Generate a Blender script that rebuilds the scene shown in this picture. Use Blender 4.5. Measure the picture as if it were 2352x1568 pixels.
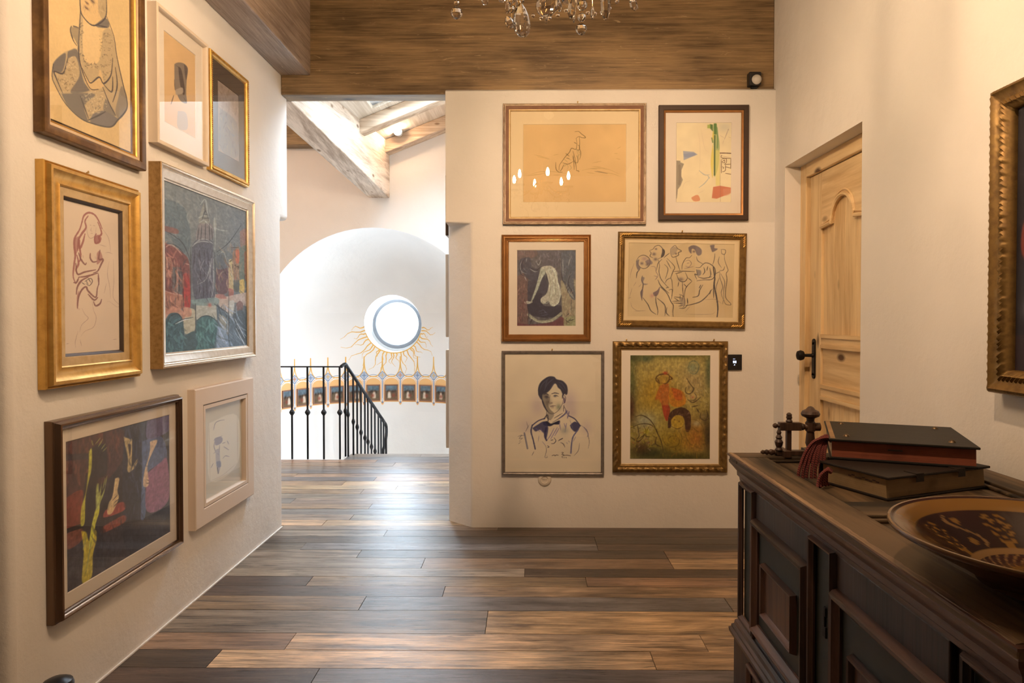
import bpy, bmesh, math, random
import numpy as np
from mathutils import Vector, Matrix
random.seed(7); rng = np.random.default_rng(7)
for o in list(bpy.data.objects): bpy.data.objects.remove(o, do_unlink=True)
scene = bpy.context.scene
COL = scene.collection
PI = math.pi
R = math.radians

# ------------------------------------------------------------------ camera
cam_d = bpy.data.cameras.new('camera'); cam = bpy.data.objects.new('camera', cam_d); COL.objects.link(cam)
cam_d.sensor_width = 36.0; cam_d.lens = 24.0
cam_d.shift_x = -20.6/2352; cam_d.shift_y = -24.0/2352
cam.location = (0, 0, 1.35); cam.rotation_euler = (R(90-1.0), 0, R(0.6))
cam_d.clip_start = 0.02
scene.camera = cam

# ------------------------------------------------------------------ daylight sky, exposure
SKY = 46.0
w = bpy.data.worlds.new('overcast_sky'); scene.world = w; w.use_nodes = True
bg = w.node_tree.nodes['Background']; bg.inputs[0].default_value = (0.72, 0.86, 1.0, 1); bg.inputs[1].default_value = SKY
vs = scene.view_settings
vs.view_transform = 'Standard'; vs.look = 'None'; vs.gamma = 1.0; vs.use_curve_mapping = False
vs.exposure = 0.0
scene.display_settings.display_device = 'sRGB'
cy = scene.cycles
cy.max_bounces = 10; cy.diffuse_bounces = 6; cy.glossy_bounces = 4; cy.transmission_bounces = 8; cy.transparent_max_bounces = 12
cy.caustics_reflective = False; cy.caustics_refractive = False
cy.sample_clamp_indirect = 6.0

def portal(name, loc, rot, sx, sy):
    d = bpy.data.lights.new(name, 'AREA'); d.shape = 'RECTANGLE'; d.size = sx; d.size_y = sy
    d.cycles.is_portal = True
    o = bpy.data.objects.new(name, d); COL.objects.link(o); o.location = loc; o.rotation_euler = rot
    return o
# daylight enters through the round stair window, the tall stair window and the two roof windows
AC = (-1.57, 6.90); AR = 1.17            # apse axis and radius
portal('daylight_round_window', (-1.62, 8.34, 1.30), (R(-90), 0, 0), 0.62, 0.62)
TW = (R(59), R(78)); TWZ = (0.05, 1.35)  # tall stair window (angles on the apse, heights)
tm = (TW[0]+TW[1])/2
portal('daylight_tall_window', (AC[0]+1.45*math.sin(tm), AC[1]+1.45*math.cos(tm), 0.7), (R(-90), 0, -tm), 0.70, 1.4)
portal('daylight_roof_window', (-0.93, 5.25, 3.62), (0, R(-21.8), 0), 0.85, 1.25)

# added warm fill spots, unseen overhead (housings further down), aimed at walls and floor
WARM = (1.0, .66, .40)
FILL_SPOTS = [((.55,1.75,3.56),(.62,4.40,1.50),222,62),((.20,1.30,3.56),(-1.60,2.85,1.60),165,80),((-.25,2.15,3.56),(-.05,2.75,0.0),170,44),((.25,1.25,3.56),(1.58,2.15,1.05),215,58)]
for i,(p,q,wt,cone) in enumerate(FILL_SPOTS):
    d = bpy.data.lights.new('fill_spot_lamp','SPOT'); d.energy = wt; d.color = WARM; d.spot_size = R(cone); d.spot_blend = .9; d.shadow_soft_size = .035
    o = bpy.data.objects.new('fill_spot_lamp', d); COL.objects.link(o); o.location = p
    o.rotation_euler = (Vector(q)-Vector(p)).to_track_quat('-Z','Y').to_euler()
d = bpy.data.lights.new('hall_spot','POINT'); d.energy = 15; d.color = (1.0,.66,.40); d.shadow_soft_size = .03
o = bpy.data.objects.new('hall_spot', d); COL.objects.link(o); o.location = (-1.262,6.60,3.165)
d = bpy.data.lights.new('hall_spot','POINT'); d.energy = 20; d.color = (1.0,.66,.42); d.shadow_soft_size = .04  # unseen second hall lamp, added to warm the left of the arch wall
o = bpy.data.objects.new('hall_spot', d); COL.objects.link(o); o.location = (-2.45,5.35,3.20)

# ------------------------------------------------------------------ helpers
def tag(o, label=None, cat=None, group=None, kind=None):
    if label: o['label'] = label
    if cat: o['category'] = cat
    if group: o['group'] = group
    if kind: o['kind'] = kind
    return o
def link(name, me, mat=None, parent=None):
    o = bpy.data.objects.new(name, me); COL.objects.link(o)
    if mat is not None:
        for m in (mat if isinstance(mat, (list, tuple)) else [mat]): me.materials.append(m)
    if parent is not None: o.parent = parent
    return o
def empty(name, loc=(0,0,0), rz=0.0):
    o = bpy.data.objects.new(name, None); COL.objects.link(o); o.empty_display_size = .05
    o.location = loc; o.rotation_euler = (0, 0, rz); return o
def thing(name, label, cat, loc=(0,0,0), rz=0.0, group=None):
    return tag(empty(name, loc, rz), label, cat, group)
def smooth(o, ang=35):
    for p in o.data.polygons: p.use_smooth = True
    o.data.set_sharp_from_angle(angle=R(ang))
    return o
def bevel(o, wd, seg=2, ang=30):
    m = o.modifiers.new('bevel', 'BEVEL'); m.width = wd; m.segments = seg; m.limit_method = 'ANGLE'; m.angle_limit = R(ang)
    return o
class MB:
    def __init__(s): s.v = []; s.f = []; s.mi = []
    def add(s, vs_, fs, mi=0):
        b = len(s.v); s.v += [tuple(map(float, p)) for p in vs_]
        for f in fs: s.f.append([b+i for i in f]); s.mi.append(mi)
        return s
    def box(s, x0, x1, y0, y1, z0, z1, mi=0):
        return s.add([(x0,y0,z0),(x1,y0,z0),(x1,y1,z0),(x0,y1,z0),(x0,y0,z1),(x1,y0,z1),(x1,y1,z1),(x0,y1,z1)],
                     [(3,2,1,0),(4,5,6,7),(0,1,5,4),(1,2,6,5),(2,3,7,6),(3,0,4,7)], mi)
    def obox(s, c, ax, ay, az, hx, hy, hz, mi=0):   # oriented box: centre, three axes, half sizes
        c = Vector(c); ax = Vector(ax).normalized()*hx; ay = Vector(ay).normalized()*hy; az = Vector(az).normalized()*hz
        P = [c+ax*i+ay*j+az*k for k in (-1,1) for (i,j) in ((-1,-1),(1,-1),(1,1),(-1,1))]
        return s.add(P, [(3,2,1,0),(4,5,6,7),(0,1,5,4),(1,2,6,5),(2,3,7,6),(3,0,4,7)], mi)
    def prism(s, poly, z0, z1, mi=0):
        n = len(poly)
        s.add([(x,y,z0) for x,y in poly]+[(x,y,z1) for x,y in poly],
              [tuple(range(n-1,-1,-1)), tuple(range(n,2*n))]+[(i,(i+1)%n,n+(i+1)%n,n+i) for i in range(n)], mi); return s
    def lathe(s, prof, c=(0,0,0), n=16, axis='z', mi=0, caps=True):   # prof: (radius, height)
        base = len(s.v); c = Vector(c)
        for r, h in prof:
            for k in range(n):
                a = 2*PI*k/n; p = (r*math.cos(a), r*math.sin(a), h)
                if axis == 'x': p = (p[2], p[0], p[1])
                if axis == 'y': p = (p[1], p[2], p[0])
                s.v.append(tuple(c+Vector(p)))
        for j in range(len(prof)-1):
            for k in range(n):
                s.f.append([base+j*n+k, base+j*n+(k+1)%n, base+(j+1)*n+(k+1)%n, base+(j+1)*n+k]); s.mi.append(mi)
        if caps:
            s.f.append([base+k for k in range(n-1,-1,-1)]); s.mi.append(mi)
            s.f.append([base+(len(prof)-1)*n+k for k in range(n)]); s.mi.append(mi)
        return s
    def tube(s, pts, r, n=6, mi=0):
        pts = [Vector(p) for p in pts]; base = len(s.v); m = len(pts)
        rr = r if isinstance(r, (list, tuple)) else [r]*m
        t0 = (pts[1]-pts[0]).normalized(); u = t0.orthogonal().normalized()
        for i, p in enumerate(pts):
            t = (pts[min(i+1,m-1)]-pts[max(i-1,0)]).normalized()
            u = (u-t*u.dot(t)).normalized(); v = t.cross(u)
            for k in range(n):
                a = 2*PI*k/n; s.v.append(tuple(p+(u*math.cos(a)+v*math.sin(a))*rr[i]))
        for i in range(m-1):
            for k in range(n):
                s.f.append([base+i*n+k, base+i*n+(k+1)%n, base+(i+1)*n+(k+1)%n, base+(i+1)*n+k]); s.mi.append(mi)
        s.f.append([base+k for k in range(n-1,-1,-1)]); s.mi.append(mi)
        s.f.append([base+(m-1)*n+k for k in range(n)]); s.mi.append(mi)
        return s
    def mesh(s, name):
        me = bpy.data.meshes.new(name); me.from_pydata(s.v, [], s.f)
        if any(s.mi): me.polygons.foreach_set('material_index', s.mi)
        me.validate(); me.update(); return me
    def build(s, name, mat=None, parent=None): return link(name, s.mesh(name), mat, parent)
def catmull(pts, n=8):
    P = [np.array(p, float) for p in pts]; out = []
    if len(P) < 3: return [tuple(p) for p in P]
    for i in range(len(P)-1):
        p0, p1, p2, p3 = P[max(i-1,0)], P[i], P[i+1], P[min(i+2,len(P)-1)]
        for k in range(n):
            t = k/n
            out.append(tuple(.5*((2*p1)+(-p0+p2)*t+(2*p0-5*p1+4*p2-p3)*t*t+(-p0+3*p1-3*p2+p3)*t**3)))
    out.append(tuple(P[-1])); return out

# ------------------------------------------------------------------ materials
def lin(c):
    c = np.asarray(c, float)/255.0
    return np.where(c <= .04045, c/12.92, ((c+.055)/1.055)**2.4)
class NT:
    def __init__(s, name):
        s.m = bpy.data.materials.new(name); s.m.use_nodes = True; s.t = s.m.node_tree
        s.b = s.t.nodes['Principled BSDF']; s.out = s.t.nodes['Material Output']
    def n(s, typ, ins=None, **kw):
        nd = s.t.nodes.new(typ)
        for k, v in kw.items(): setattr(nd, k, v)
        for k, v in (ins or {}).items(): s.set(nd, k, v)
        return nd
    def set(s, nd, k, v):
        if isinstance(v, bpy.types.NodeSocket): s.t.links.new(v, nd.inputs[k])
        else: nd.inputs[k].default_value = v
    def bset(s, **kw):
        for k, v in kw.items():
            s.set(s.b, k.replace('_', ' '), v)
        return s
    def ramp(s, fac, stops):
        r = s.n('ShaderNodeValToRGB', {'Fac': fac}); el = r.color_ramp.elements
        while len(el) < len(stops): el.new(.5)
        for e, (p, c) in zip(el, stops): e.position = p; e.color = (*c[:3], 1)
        return r.outputs['Color']
    def noise(s, vec, scale, detail=4, rough=.55, dist=0.0):
        return s.n('ShaderNodeTexNoise', {'Vector': vec, 'Scale': scale, 'Detail': detail, 'Roughness': rough, 'Distortion': dist}).outputs['Fac']
    def mapping(s, vec, scale=(1,1,1), loc=(0,0,0)):
        return s.n('ShaderNodeMapping', {'Vector': vec, 'Scale': scale, 'Location': loc}).outputs['Vector']
    def coord(s, which='Object'): return s.n('ShaderNodeTexCoord').outputs[which]
    def mix(s, a, b, fac, mode='MIX'):
        nd = s.n('ShaderNodeMix', data_type='RGBA', blend_type=mode)
        for i, v in ((0, fac), (6, a), (7, b)):
            if isinstance(v, bpy.types.NodeSocket): s.t.links.new(v, nd.inputs[i])
            else: nd.inputs[i].default_value = v if i == 0 else (*v[:3], 1)
        return nd.outputs[2]
    def math(s, op, a, b=0.0):
        nd = s.n('ShaderNodeMath', operation=op)
        for i, v in ((0, a), (1, b)):
            if isinstance(v, bpy.types.NodeSocket): s.t.links.new(v, nd.inputs[i])
            else: nd.inputs[i].default_value = v
        return nd.outputs[0]
    def bump(s, h, strength=.2, dist=.01):
        s.set(s.b, 'Normal', s.n('ShaderNodeBump', {'Height': h, 'Strength': strength, 'Distance': dist}).outputs['Normal']); return s

def plaster(name, c=(.80,.775,.74), bumpy=.35):
    t = NT(name); v = t.coord('Object')
    a = t.noise(v, 1.6, 3); b = t.noise(v, 14, 5, .6); d = t.noise(v, 90, 3)
    col = t.mix(tuple(x*.94 for x in c), c, t.ramp(a, [(.35,(0,0,0)),(.65,(1,1,1))]))
    t.bset(Base_Color=col, Roughness=.92)
    h = t.math('ADD', t.math('MULTIPLY', a, 1.6), t.math('ADD', t.math('MULTIPLY', b, .55), t.math('MULTIPLY', d, .08)))
    return t.bump(h, bumpy, .02).m
def wood(name, dark, light, axis=0, scale=1.0, rough=.6, knots=0.0, knotcol=(.05,.025,.01), bumpy=.25, grain=22, streak=.5, spec=.5):
    t = NT(name); v = t.coord('Object')
    sc = [grain*scale]*3; sc[axis] = 1.1*scale
    m = t.mapping(v, tuple(sc))
    a = t.noise(m, 1.0, 7, .6, .6)
    sc2 = [grain*5*scale]*3; sc2[axis] = 3.0*scale
    b = t.noise(t.mapping(v, tuple(sc2)), 1.0, 4, .6)
    sc3 = [5*scale]*3; sc3[axis] = .9*scale
    c = t.noise(t.mapping(v, tuple(sc3), (3,7,1)), 1.0, 3, .5, .3)
    f = t.math('ADD', t.math('MULTIPLY', a, .6), t.math('ADD', t.math('MULTIPLY', b, .25), t.math('MULTIPLY', c, streak*.5)))
    cc = .425+.25*streak; col = t.ramp(f, [(cc-.085, dark), (cc+.085, light)])
    if knots > 0:
        sk = [7*scale]*3; sk[axis] = 3.2*scale
        vo = t.n('ShaderNodeTexVoronoi', {'Vector': t.mapping(v, tuple(sk)), 'Scale': 1.0, 'Randomness': 1.0})
        k = t.ramp(vo.outputs['Distance'], [(knots*.6, (1,1,1)), (knots*1.3, (0,0,0))])
        col = t.mix(col, knotcol, k)
    t.bset(Base_Color=col, Roughness=rough); t.b.inputs['Specular IOR Level'].default_value = spec
    return t.bump(t.math('ADD', a, t.math('MULTIPLY', b, .6)), bumpy, .004).m
def scuffed(name, dark, light, pale, axis):
    # weathered stained softwood: fine streaks along the grain, knots, pale rubbed scratches
    t = NT(name); v = t.coord('Object')
    def st_(al, ac, off=(0,0,0)):
        q = [ac]*3; q[axis] = al; return t.mapping(v, tuple(q), off)
    a = t.noise(st_(1.6,11), 1, 6, .6, .5); b = t.noise(st_(3,95), 1, 5, .66, .25); c = t.noise(st_(2.2,5,(4,1,7)), 1, 3, .5, .5)
    f = t.math('ADD', t.math('MULTIPLY', a, .32), t.math('ADD', t.math('MULTIPLY', b, .42), t.math('MULTIPLY', c, .26)))
    col = t.ramp(f, [(.40, dark), (.60, light)])
    sc = t.noise(st_(6,40,(2,9,3)), 1, 7, .72, 1.2)
    col = t.mix(col, pale, t.math('MULTIPLY', t.ramp(sc, [(.61,(0,0,0)),(.69,(1,1,1))]), .55))
    q = [3.4]*3; q[axis] = 1.6
    vo = t.n('ShaderNodeTexVoronoi', {'Vector': t.mapping(v, tuple(q)), 'Scale': 1.0, 'Randomness': 1.0})
    col = t.mix(col, tuple(x*.25 for x in dark), t.ramp(vo.outputs['Distance'], [(.045,(1,1,1)),(.10,(0,0,0))]))
    t.bset(Base_Color=col, Roughness=.55)
    return t.bump(t.math('ADD', t.math('MULTIPLY', b, .7), t.math('ADD', a, sc)), .35, .004).m
def metal(name, c1, c2, rough=.35, metallic=.85, scale=30, wear=.5):
    t = NT(name); v = t.coord('Object'); a = t.noise(v, scale, 5, .6)
    t.bset(Base_Color=t.mix(c1, c2, t.ramp(a, [(.56-wear*.25,(0,0,0)),(.66+wear*.25,(1,1,1))])), Metallic=metallic, Roughness=t.math('ADD', t.math('MULTIPLY', a, .25), rough-.1))
    return t.bump(a, .04, .002).m
def plain(name, c, rough=.6, metallic=0.0, spec=.5, var=.08, scale=12, bumpy=.1):
    t = NT(name); v = t.coord('Object'); a = t.noise(v, scale, 4)
    t.bset(Base_Color=t.mix(tuple(x*(1-var) for x in c), tuple(min(1,x*(1+var)) for x in c), a), Roughness=rough, Metallic=metallic)
    t.b.inputs['Specular IOR Level'].default_value = spec
    return t.bump(a, bumpy, .002).m
def emit(name, c, s):
    t = NT(name); t.bset(Emission_Color=(*c,1), Emission_Strength=s, Base_Color=(*c,1)); return t.m
def sheet_glass(name, tint=(1,1,1)):
    t = NT(name); t.t.nodes.remove(t.b)
    lw = t.n('ShaderNodeLayerWeight', {'Blend': .5})
    f5 = t.math('POWER', lw.outputs['Facing'], 5.0)
    f = t.math('ADD', t.math('MULTIPLY', f5, .96), .035)
    tr = t.n('ShaderNodeBsdfTransparent', {'Color': (*tint,1)})
    gl = t.n('ShaderNodeBsdfGlossy', {'Color': (1,1,1,1), 'Roughness': 0.0})
    mx = t.n('ShaderNodeMixShader', {0: f, 1: tr.outputs[0], 2: gl.outputs[0]})
    t.t.links.new(mx.outputs[0], t.out.inputs['Surface']); return t.m
def painting(name, rough=.75, bumpy=0.0, spec=.3):
    t = NT(name); ca = t.n('ShaderNodeVertexColor', layer_name='Col')
    t.bset(Base_Color=ca.outputs['Color'], Roughness=rough); t.b.inputs['Specular IOR Level'].default_value = spec
    if bumpy:
        v = t.coord('Object'); a = t.noise(t.mapping(v, (60,60,25)), 1, 4, .6, .8); t.bump(a, bumpy, .004)
    return t.m
def crystal():
    t = NT('cut_crystal'); t.t.nodes.remove(t.b)
    g = t.n('ShaderNodeBsdfGlass', {'Color': (1,1,1,1), 'Roughness': 0.0, 'IOR': 1.55})
    t.t.links.new(g.outputs[0], t.out.inputs['Surface']); return t.m
def floor_plank():
    t = NT('reclaimed_oak_plank'); oi = t.n('ShaderNodeObjectInfo')
    g = t.n('ShaderNodeNewGeometry').outputs['Position']
    off = t.n('ShaderNodeCombineXYZ', {0: t.math('MULTIPLY', oi.outputs['Random'], 37.0), 1: t.math('MULTIPLY', oi.outputs['Random'], 91.0)})
    p = t.n('ShaderNodeVectorMath', {0: g, 1: off.outputs[0]}, operation='ADD').outputs[0]
    a = t.noise(t.mapping(p, (1.5, 24, 1)), 1.0, 8, .66, 1.0)
    b = t.noise(t.mapping(p, (6, 190, 1)), 1.0, 5, .66, .4)
    c = t.noise(t.mapping(p, (2.2, 7, 1)), 1.0, 5, .62, .9)
    base = oi.outputs['Color']
    lightc = t.mix(base, (2.0,1.92,1.8), 1.0, 'MULTIPLY'); darkc = t.mix(base, (.26,.23,.22), 1.0, 'MULTIPLY')
    f = t.math('ADD', t.math('MULTIPLY', a, .36), t.math('ADD', t.math('MULTIPLY', b, .34), t.math('MULTIPLY', c, .30)))
    col = t.mix(darkc, lightc, t.ramp(f, [(.405,(0,0,0)),(.50,(.42,.42,.42)),(.60,(1,1,1))]))
    crack = t.noise(t.mapping(p, (2.0, 44, 1), (3,8,0)), 1.0, 4, .5, 1.5)
    col = t.mix(col, (.02,.012,.008), t.math('MULTIPLY', t.ramp(crack, [(.66,(0,0,0)),(.70,(1,1,1))]), .8))
    rub = t.noise(t.mapping(p, (5, 22, 1), (9,4,0)), 1.0, 6, .7, 1.5)
    col = t.mix(col, (.42,.33,.24), t.math('MULTIPLY', t.ramp(rub, [(.63,(0,0,0)),(.74,(1,1,1))]), .45))
    vo = t.n('ShaderNodeTexVoronoi', {'Vector': t.mapping(p, (1.7, 7, 1)), 'Scale': 1.0})
    k = t.ramp(vo.outputs['Distance'], [(.03,(1,1,1)),(.12,(0,0,0))])
    col = t.mix(col, (.03,.02,.014), t.math('MULTIPLY', k, .85))
    grey = t.noise(t.mapping(p, (.8, 3, 1), (5,2,0)), 1.0, 3)
    col = t.mix(col, (.085,.085,.09), t.math('MULTIPLY', t.ramp(grey, [(.52,(0,0,0)),(.72,(1,1,1))]), .45))
    t.bset(Base_Color=col, Roughness=t.math('ADD', t.math('MULTIPLY', b, .34), .15))
    t.b.inputs['Specular IOR Level'].default_value = .6
    return t.bump(t.math('ADD', t.math('MULTIPLY', a, .8), b), .45, .0025).m

M = {}
M['plaster'] = plaster('warm_white_plaster')
M['plaster_hall'] = plaster('white_plaster', (.84,.80,.755), .25)
M['header'] = scuffed('brown_stained_beam', (.105,.066,.032), (.34,.225,.110), (.62,.46,.26), 0)
M['beam_y'] = scuffed('brown_stained_side_beam', (.19,.14,.11), (.44,.345,.275), (.62,.52,.43), 1)
M['pale_beam_y'] = wood('pale_weathered_beam', (.40,.30,.22), (.74,.63,.52), 1, 1.0, .8, .10, (.25,.16,.1), .5, 14, .7)
M['pale_beam_x'] = wood('pale_weathered_rafter', (.38,.27,.18), (.66,.53,.40), 0, 1.0, .8, .08, (.25,.16,.1), .4, 14, .7)
M['ceil_wood'] = wood('stained_ceiling_boards', (.07,.04,.02), (.2,.12,.06), 1, 1.0, .7)
M['pale_boards'] = wood('pale_roof_boards', (.55,.46,.36), (.76,.68,.58), 1, 1.0, .8)
M['pine'] = wood('knotty_pine', (.60,.41,.20), (.80,.61,.345), 2, 1.0, .5, .15, (.10,.04,.014), .15, 12, .5)
M['pine_y'] = wood('knotty_pine_rail', (.60,.41,.20), (.80,.61,.345), 1, 1.0, .5, .15, (.10,.04,.014), .15, 12, .5)
M['plank'] = floor_plank()
M['subfloor'] = plain('dark_subfloor', (.012,.008,.006), .9)
M['black_iron'] = plain('black_wrought_iron', (.012,.010,.010), .5, .6, .5, .2)
M['black_plastic'] = plain('black_plastic', (.010,.010,.012), .35)
M['glass'] = sheet_glass('picture_glass')
M['window_glass'] = sheet_glass('window_glass', (.97,.99,1))
M['white_frame'] = plain('white_window_frame', (.62,.64,.66), .5)
M['grey_ring'] = plain('light_grey_window_ring', (.09,.095,.105), .5)
M['paper_art'] = painting('ink_and_paint_on_paper', .85)
M['oil_art'] = painting('oil_paint', .5, .25, .3)
M['lacquer_art'] = painting('varnished_paint', .5, .25, .4)
M['wall_paint'] = painting('wall_mural_paint', .9)
M['crystal'] = crystal()
# ------------------------------------------------------------------ setting
def structure(o, label=None): o['kind'] = 'structure'; return o
def corner_wall(name, low, upp, z1, ztop, mat, extra=None):
    """wall prism whose corner is chamfered up to z1 and square above (a stopped chamfer)"""
    b = MB(); n = len(low); m = len(upp)
    L0 = [(x,y,0) for x,y in low]; L1 = [(x,y,z1) for x,y in low]; U1 = [(x,y,z1) for x,y in upp]; U2 = [(x,y,ztop) for x,y in upp]
    bm = bmesh.new(); key = {}
    def V(p):
        k = tuple(round(c,5) for c in p)
        if k not in key: key[k] = bm.verts.new(p)
        return key[k]
    return bm, V, L0, L1, U1, U2
def finish(bm, name, mat, bev=.018):
    bmesh.ops.recalc_face_normals(bm, faces=bm.faces[:])
    me = bpy.data.meshes.new(name); bm.to_mesh(me); bm.free()
    o = link(name, me, mat); bevel(o, bev, 3); smooth(o, 40); o['kind'] = 'structure'; return o

# picture wall (faces the camera): left corner chamfered below z=1.96, square above
bm = bmesh.new(); key = {}
def V(p):
    k = tuple(round(c,5) for c in p)
    if k not in key: key[k] = bm.verts.new(k)
    return key[k]
Z1 = 1.965; ZT = 2.80; ZL = 2.822
A=(-.365,4.40); B=(1.66,4.40); C=(1.66,4.62); D_=(-.531,4.62); E_=(-.531,4.555); F_=(-.531,4.40)
def pv(p, z): return V((p[0],p[1],z))
def face(*vs_): bm.faces.new(vs_)
for p,q in ((B,C),(C,D_),(D_,E_),(E_,A)): face(pv(p,-.1),pv(q,-.1),pv(q,Z1),pv(p,Z1))
face(pv(A,-.1),pv(B,-.1),pv(B,Z1),pv(A,Z1))
face(pv(A,Z1),pv(E_,Z1),pv(F_,Z1))
face(pv(F_,Z1),pv(A,Z1),pv(B,Z1),pv(B,ZL),pv(F_,ZL))
face(pv(B,Z1),pv(C,Z1),pv(C,ZT),pv(B,ZT)); face(pv(C,Z1),pv(D_,Z1),pv(D_,ZT),pv(C,ZT))
face(pv(D_,Z1),pv(E_,Z1),pv(F_,Z1),pv(F_,ZT),pv(D_,ZT))
Fb=(-.531,4.425); Bb=(1.66,4.425)
face(pv(F_,ZT),pv(F_,ZL),pv(Fb,ZL),pv(Fb,ZT)); face(pv(F_,ZL),pv(B,ZL),pv(Bb,ZL),pv(Fb,ZL)); face(pv(Fb,ZL),pv(Bb,ZL),pv(Bb,ZT),pv(Fb,ZT))
face(pv(Fb,ZT),pv(Bb,ZT),pv(C,ZT),pv(D_,ZT)); face(pv(B,ZT),pv(B,ZL),pv(Bb,ZL),pv(Bb,ZT))
finish(bm, 'wall_back', M['plaster'], .014)

# left picture wall, same stopped chamfer at its far end, rounded near end
bm = bmesh.new(); key = {}
P1=(-1.6,4.412); P2=(-1.6,2.072); P3=(-3.05,2.072); P4=(-3.05,2.25); P5=(-1.85,2.25); P6=(-1.85,4.553); P7=(-1.745,4.553); P8=(-1.6,4.553)
Z1=2.0; ZT=3.76
low=[P1,P2,P3,P4,P5,P6,P7]
for i in range(7):
    p,q=low[i],low[(i+1)%7]
    if i in (5,6): continue
    face(pv(p,-.1),pv(q,-.1),pv(q,Z1),pv(p,Z1)); 
    if i==0: continue
    face(pv(p,Z1),pv(q,Z1),pv(q,ZT),pv(p,ZT))
face(pv(P6,-.1),pv(P7,-.1),pv(P7,Z1),pv(P6,Z1)); face(pv(P7,-.1),pv(P1,-.1),pv(P1,Z1),pv(P7,Z1))
face(pv(P1,Z1),pv(P7,Z1),pv(P8,Z1))
face(pv(P8,Z1),pv(P1,Z1),pv(P2,Z1),pv(P2,ZT),pv(P8,ZT))
face(pv(P6,Z1),pv(P7,Z1),pv(P8,Z1),pv(P8,ZT),pv(P6,ZT))
face(*[pv(p,ZT) for p in (P8,P2,P3,P4,P5,P6)])
finish(bm, 'wall_left', M['plaster'], .030)

b = MB()   # right wall with the door recess
DZ0, DZ1, DH = 3.262, 4.232, 2.285
b.box(1.58,1.76,-2.6,DZ0,-.14,3.76); b.box(1.58,1.76,DZ1,4.40,-.14,3.76); b.box(1.58,1.76,DZ0,DZ1,DH,3.76); b.box(1.762,1.80,DZ0-.1,DZ1+.1,-.14,DH+.1); b.box(1.57,1.765,DZ0,DZ1,-.14,-.001)
structure(b.build('wall_right', M['plaster']))
structure(MB().box(1.58,1.76,4.40,4.62,2.80,3.76).build('wall_right_end', M['plaster']))
structure(MB().box(-3.05,1.76,-2.75,-2.6,-.14,3.76).build('wall_rear', M['plaster']))
structure(MB().box(-3.2,-3.05,-2.75,2.25,-.14,3.76).build('wall_side', M['plaster']))
structure(MB().box(-3.2,1.80,-2.75,4.56,3.72,3.82).build('ceiling', M['ceil_wood']))
structure(MB().box(-.531,-.38,4.62,6.88,-.14,3.76).build('wall_hall_right', M['plaster_hall']))
structure(MB().box(-3.2,-3.05,4.45,6.90,-2.6,3.76).build('wall_hall_left', M['plaster_hall']))
structure(MB().box(-3.05,-1.85,4.45,4.553,-.14,3.76).build('wall_hall_front', M['plaster_hall']))
structure(MB().box(-3.2,.1,6.40,6.52,-2.6,-.14).box(-3.2,.1,6.40,8.6,-2.75,-2.6).build('wall_stairwell', M['plaster_hall']))

# arch wall in front of the apse
b = MB(); N = 40; pts = []
for k in range(N+1):
    a = PI*k/N; pts.append((AC[0]-AR*math.cos(a), 1.10+AR*math.sin(a)))
X0,X1,ZTOP = -3.2,.1,3.9
arc = [(AC[0]-AR,-2.6)]+pts+[(AC[0]+AR,-2.6)]
outer = [(X0,-2.6)]+[(X0 + (X1-X0)*k/N, ZTOP) for k in range(N+1)]+[(X1,-2.6)]
n = len(arc)
for yy in (6.87, 6.96):
    b.v += [(x,yy,z) for x,z in arc]+[(x,yy,z) for x,z in outer]
for i in range(n-1):
    b.f.append([i,i+1,n+i+1,n+i]); b.f.append([2*n+i,3*n+i,3*n+i+1,2*n+i+1]); b.f.append([i,2*n+i,2*n+i+1,i+1])
b.mi = [0]*len(b.f)
structure(b.build('wall_arch', M['plaster_hall']))

# apse: half cylinder below a half dome, round window and tall stair window cut through
def apse_pt(th, z, off=0.0):
    r = AR if z <= 1.10 else math.sqrt(max(AR*AR-(z-1.10)**2, 0.0))
    k = (r-off)/max(r,1e-6) if r > off else 0
    x, y, zz = AC[0]+r*math.sin(th), AC[1]+r*math.cos(th), z
    cx, cyy, cz = AC[0], AC[1], (z if z <= 1.10 else 1.10)
    L = math.sqrt((x-cx)**2+(y-cyy)**2+(zz-cz)**2)
    f = (L-off)/L
    return (cx+(x-cx)*f, cyy+(y-cyy)*f, cz+(zz-cz)*f)
ths = sorted(set([-PI/2+PI*k/48 for k in range(49)]+[TW[0],TW[1]]))
zs = [-2.6,-1.6,-.8,-.3,TWZ[0],.3,.6,.9,1.10]
ph = [math.asin((TWZ[1]-1.10)/AR)]+[R(a) for a in (3,6,9,15,18,21,24,28,32,36,40,44,48,52,56,60,64,68,72,76,80,85,89.5)]
zs += [1.10+AR*math.sin(a) for a in sorted(ph)]
b = MB(); nt = len(ths)
for z in zs:
    for th in ths: b.v.append(apse_pt(th, z))
for j in range(len(zs)-1):
    for i in range(nt-1):
        zc = (zs[j]+zs[j+1])/2; tc = (ths[i]+ths[i+1])/2
        if TW[0] < tc < TW[1] and TWZ[0] < zc < TWZ[1]: continue
        b.f.append([j*nt+i, j*nt+i+1, (j+1)*nt+i+1, (j+1)*nt+i]); b.mi.append(0)
ap = b.build('wall_apse', M['plaster_hall'])
sm = ap.modifiers.new('thick','SOLIDIFY'); sm.thickness = .26; sm.offset = -1
cut = MB().lathe([(.335,-.6),(.335,.6)], (-1.588,8.07,1.295), 48, 'y').build('cutter')
bo = ap.modifiers.new('hole','BOOLEAN'); bo.operation = 'DIFFERENCE'; bo.object = cut; bo.solver = 'EXACT'
dg = bpy.context.evaluated_depsgraph_get(); dg.update()
me = bpy.data.meshes.new_from_object(ap.evaluated_get(dg)); ap.modifiers.clear(); ap.data = me
bpy.data.objects.remove(cut, do_unlink=True)
smooth(ap, 30); structure(ap)
# check which way the thickness went is done by eye: the inner face stays at radius AR

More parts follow.
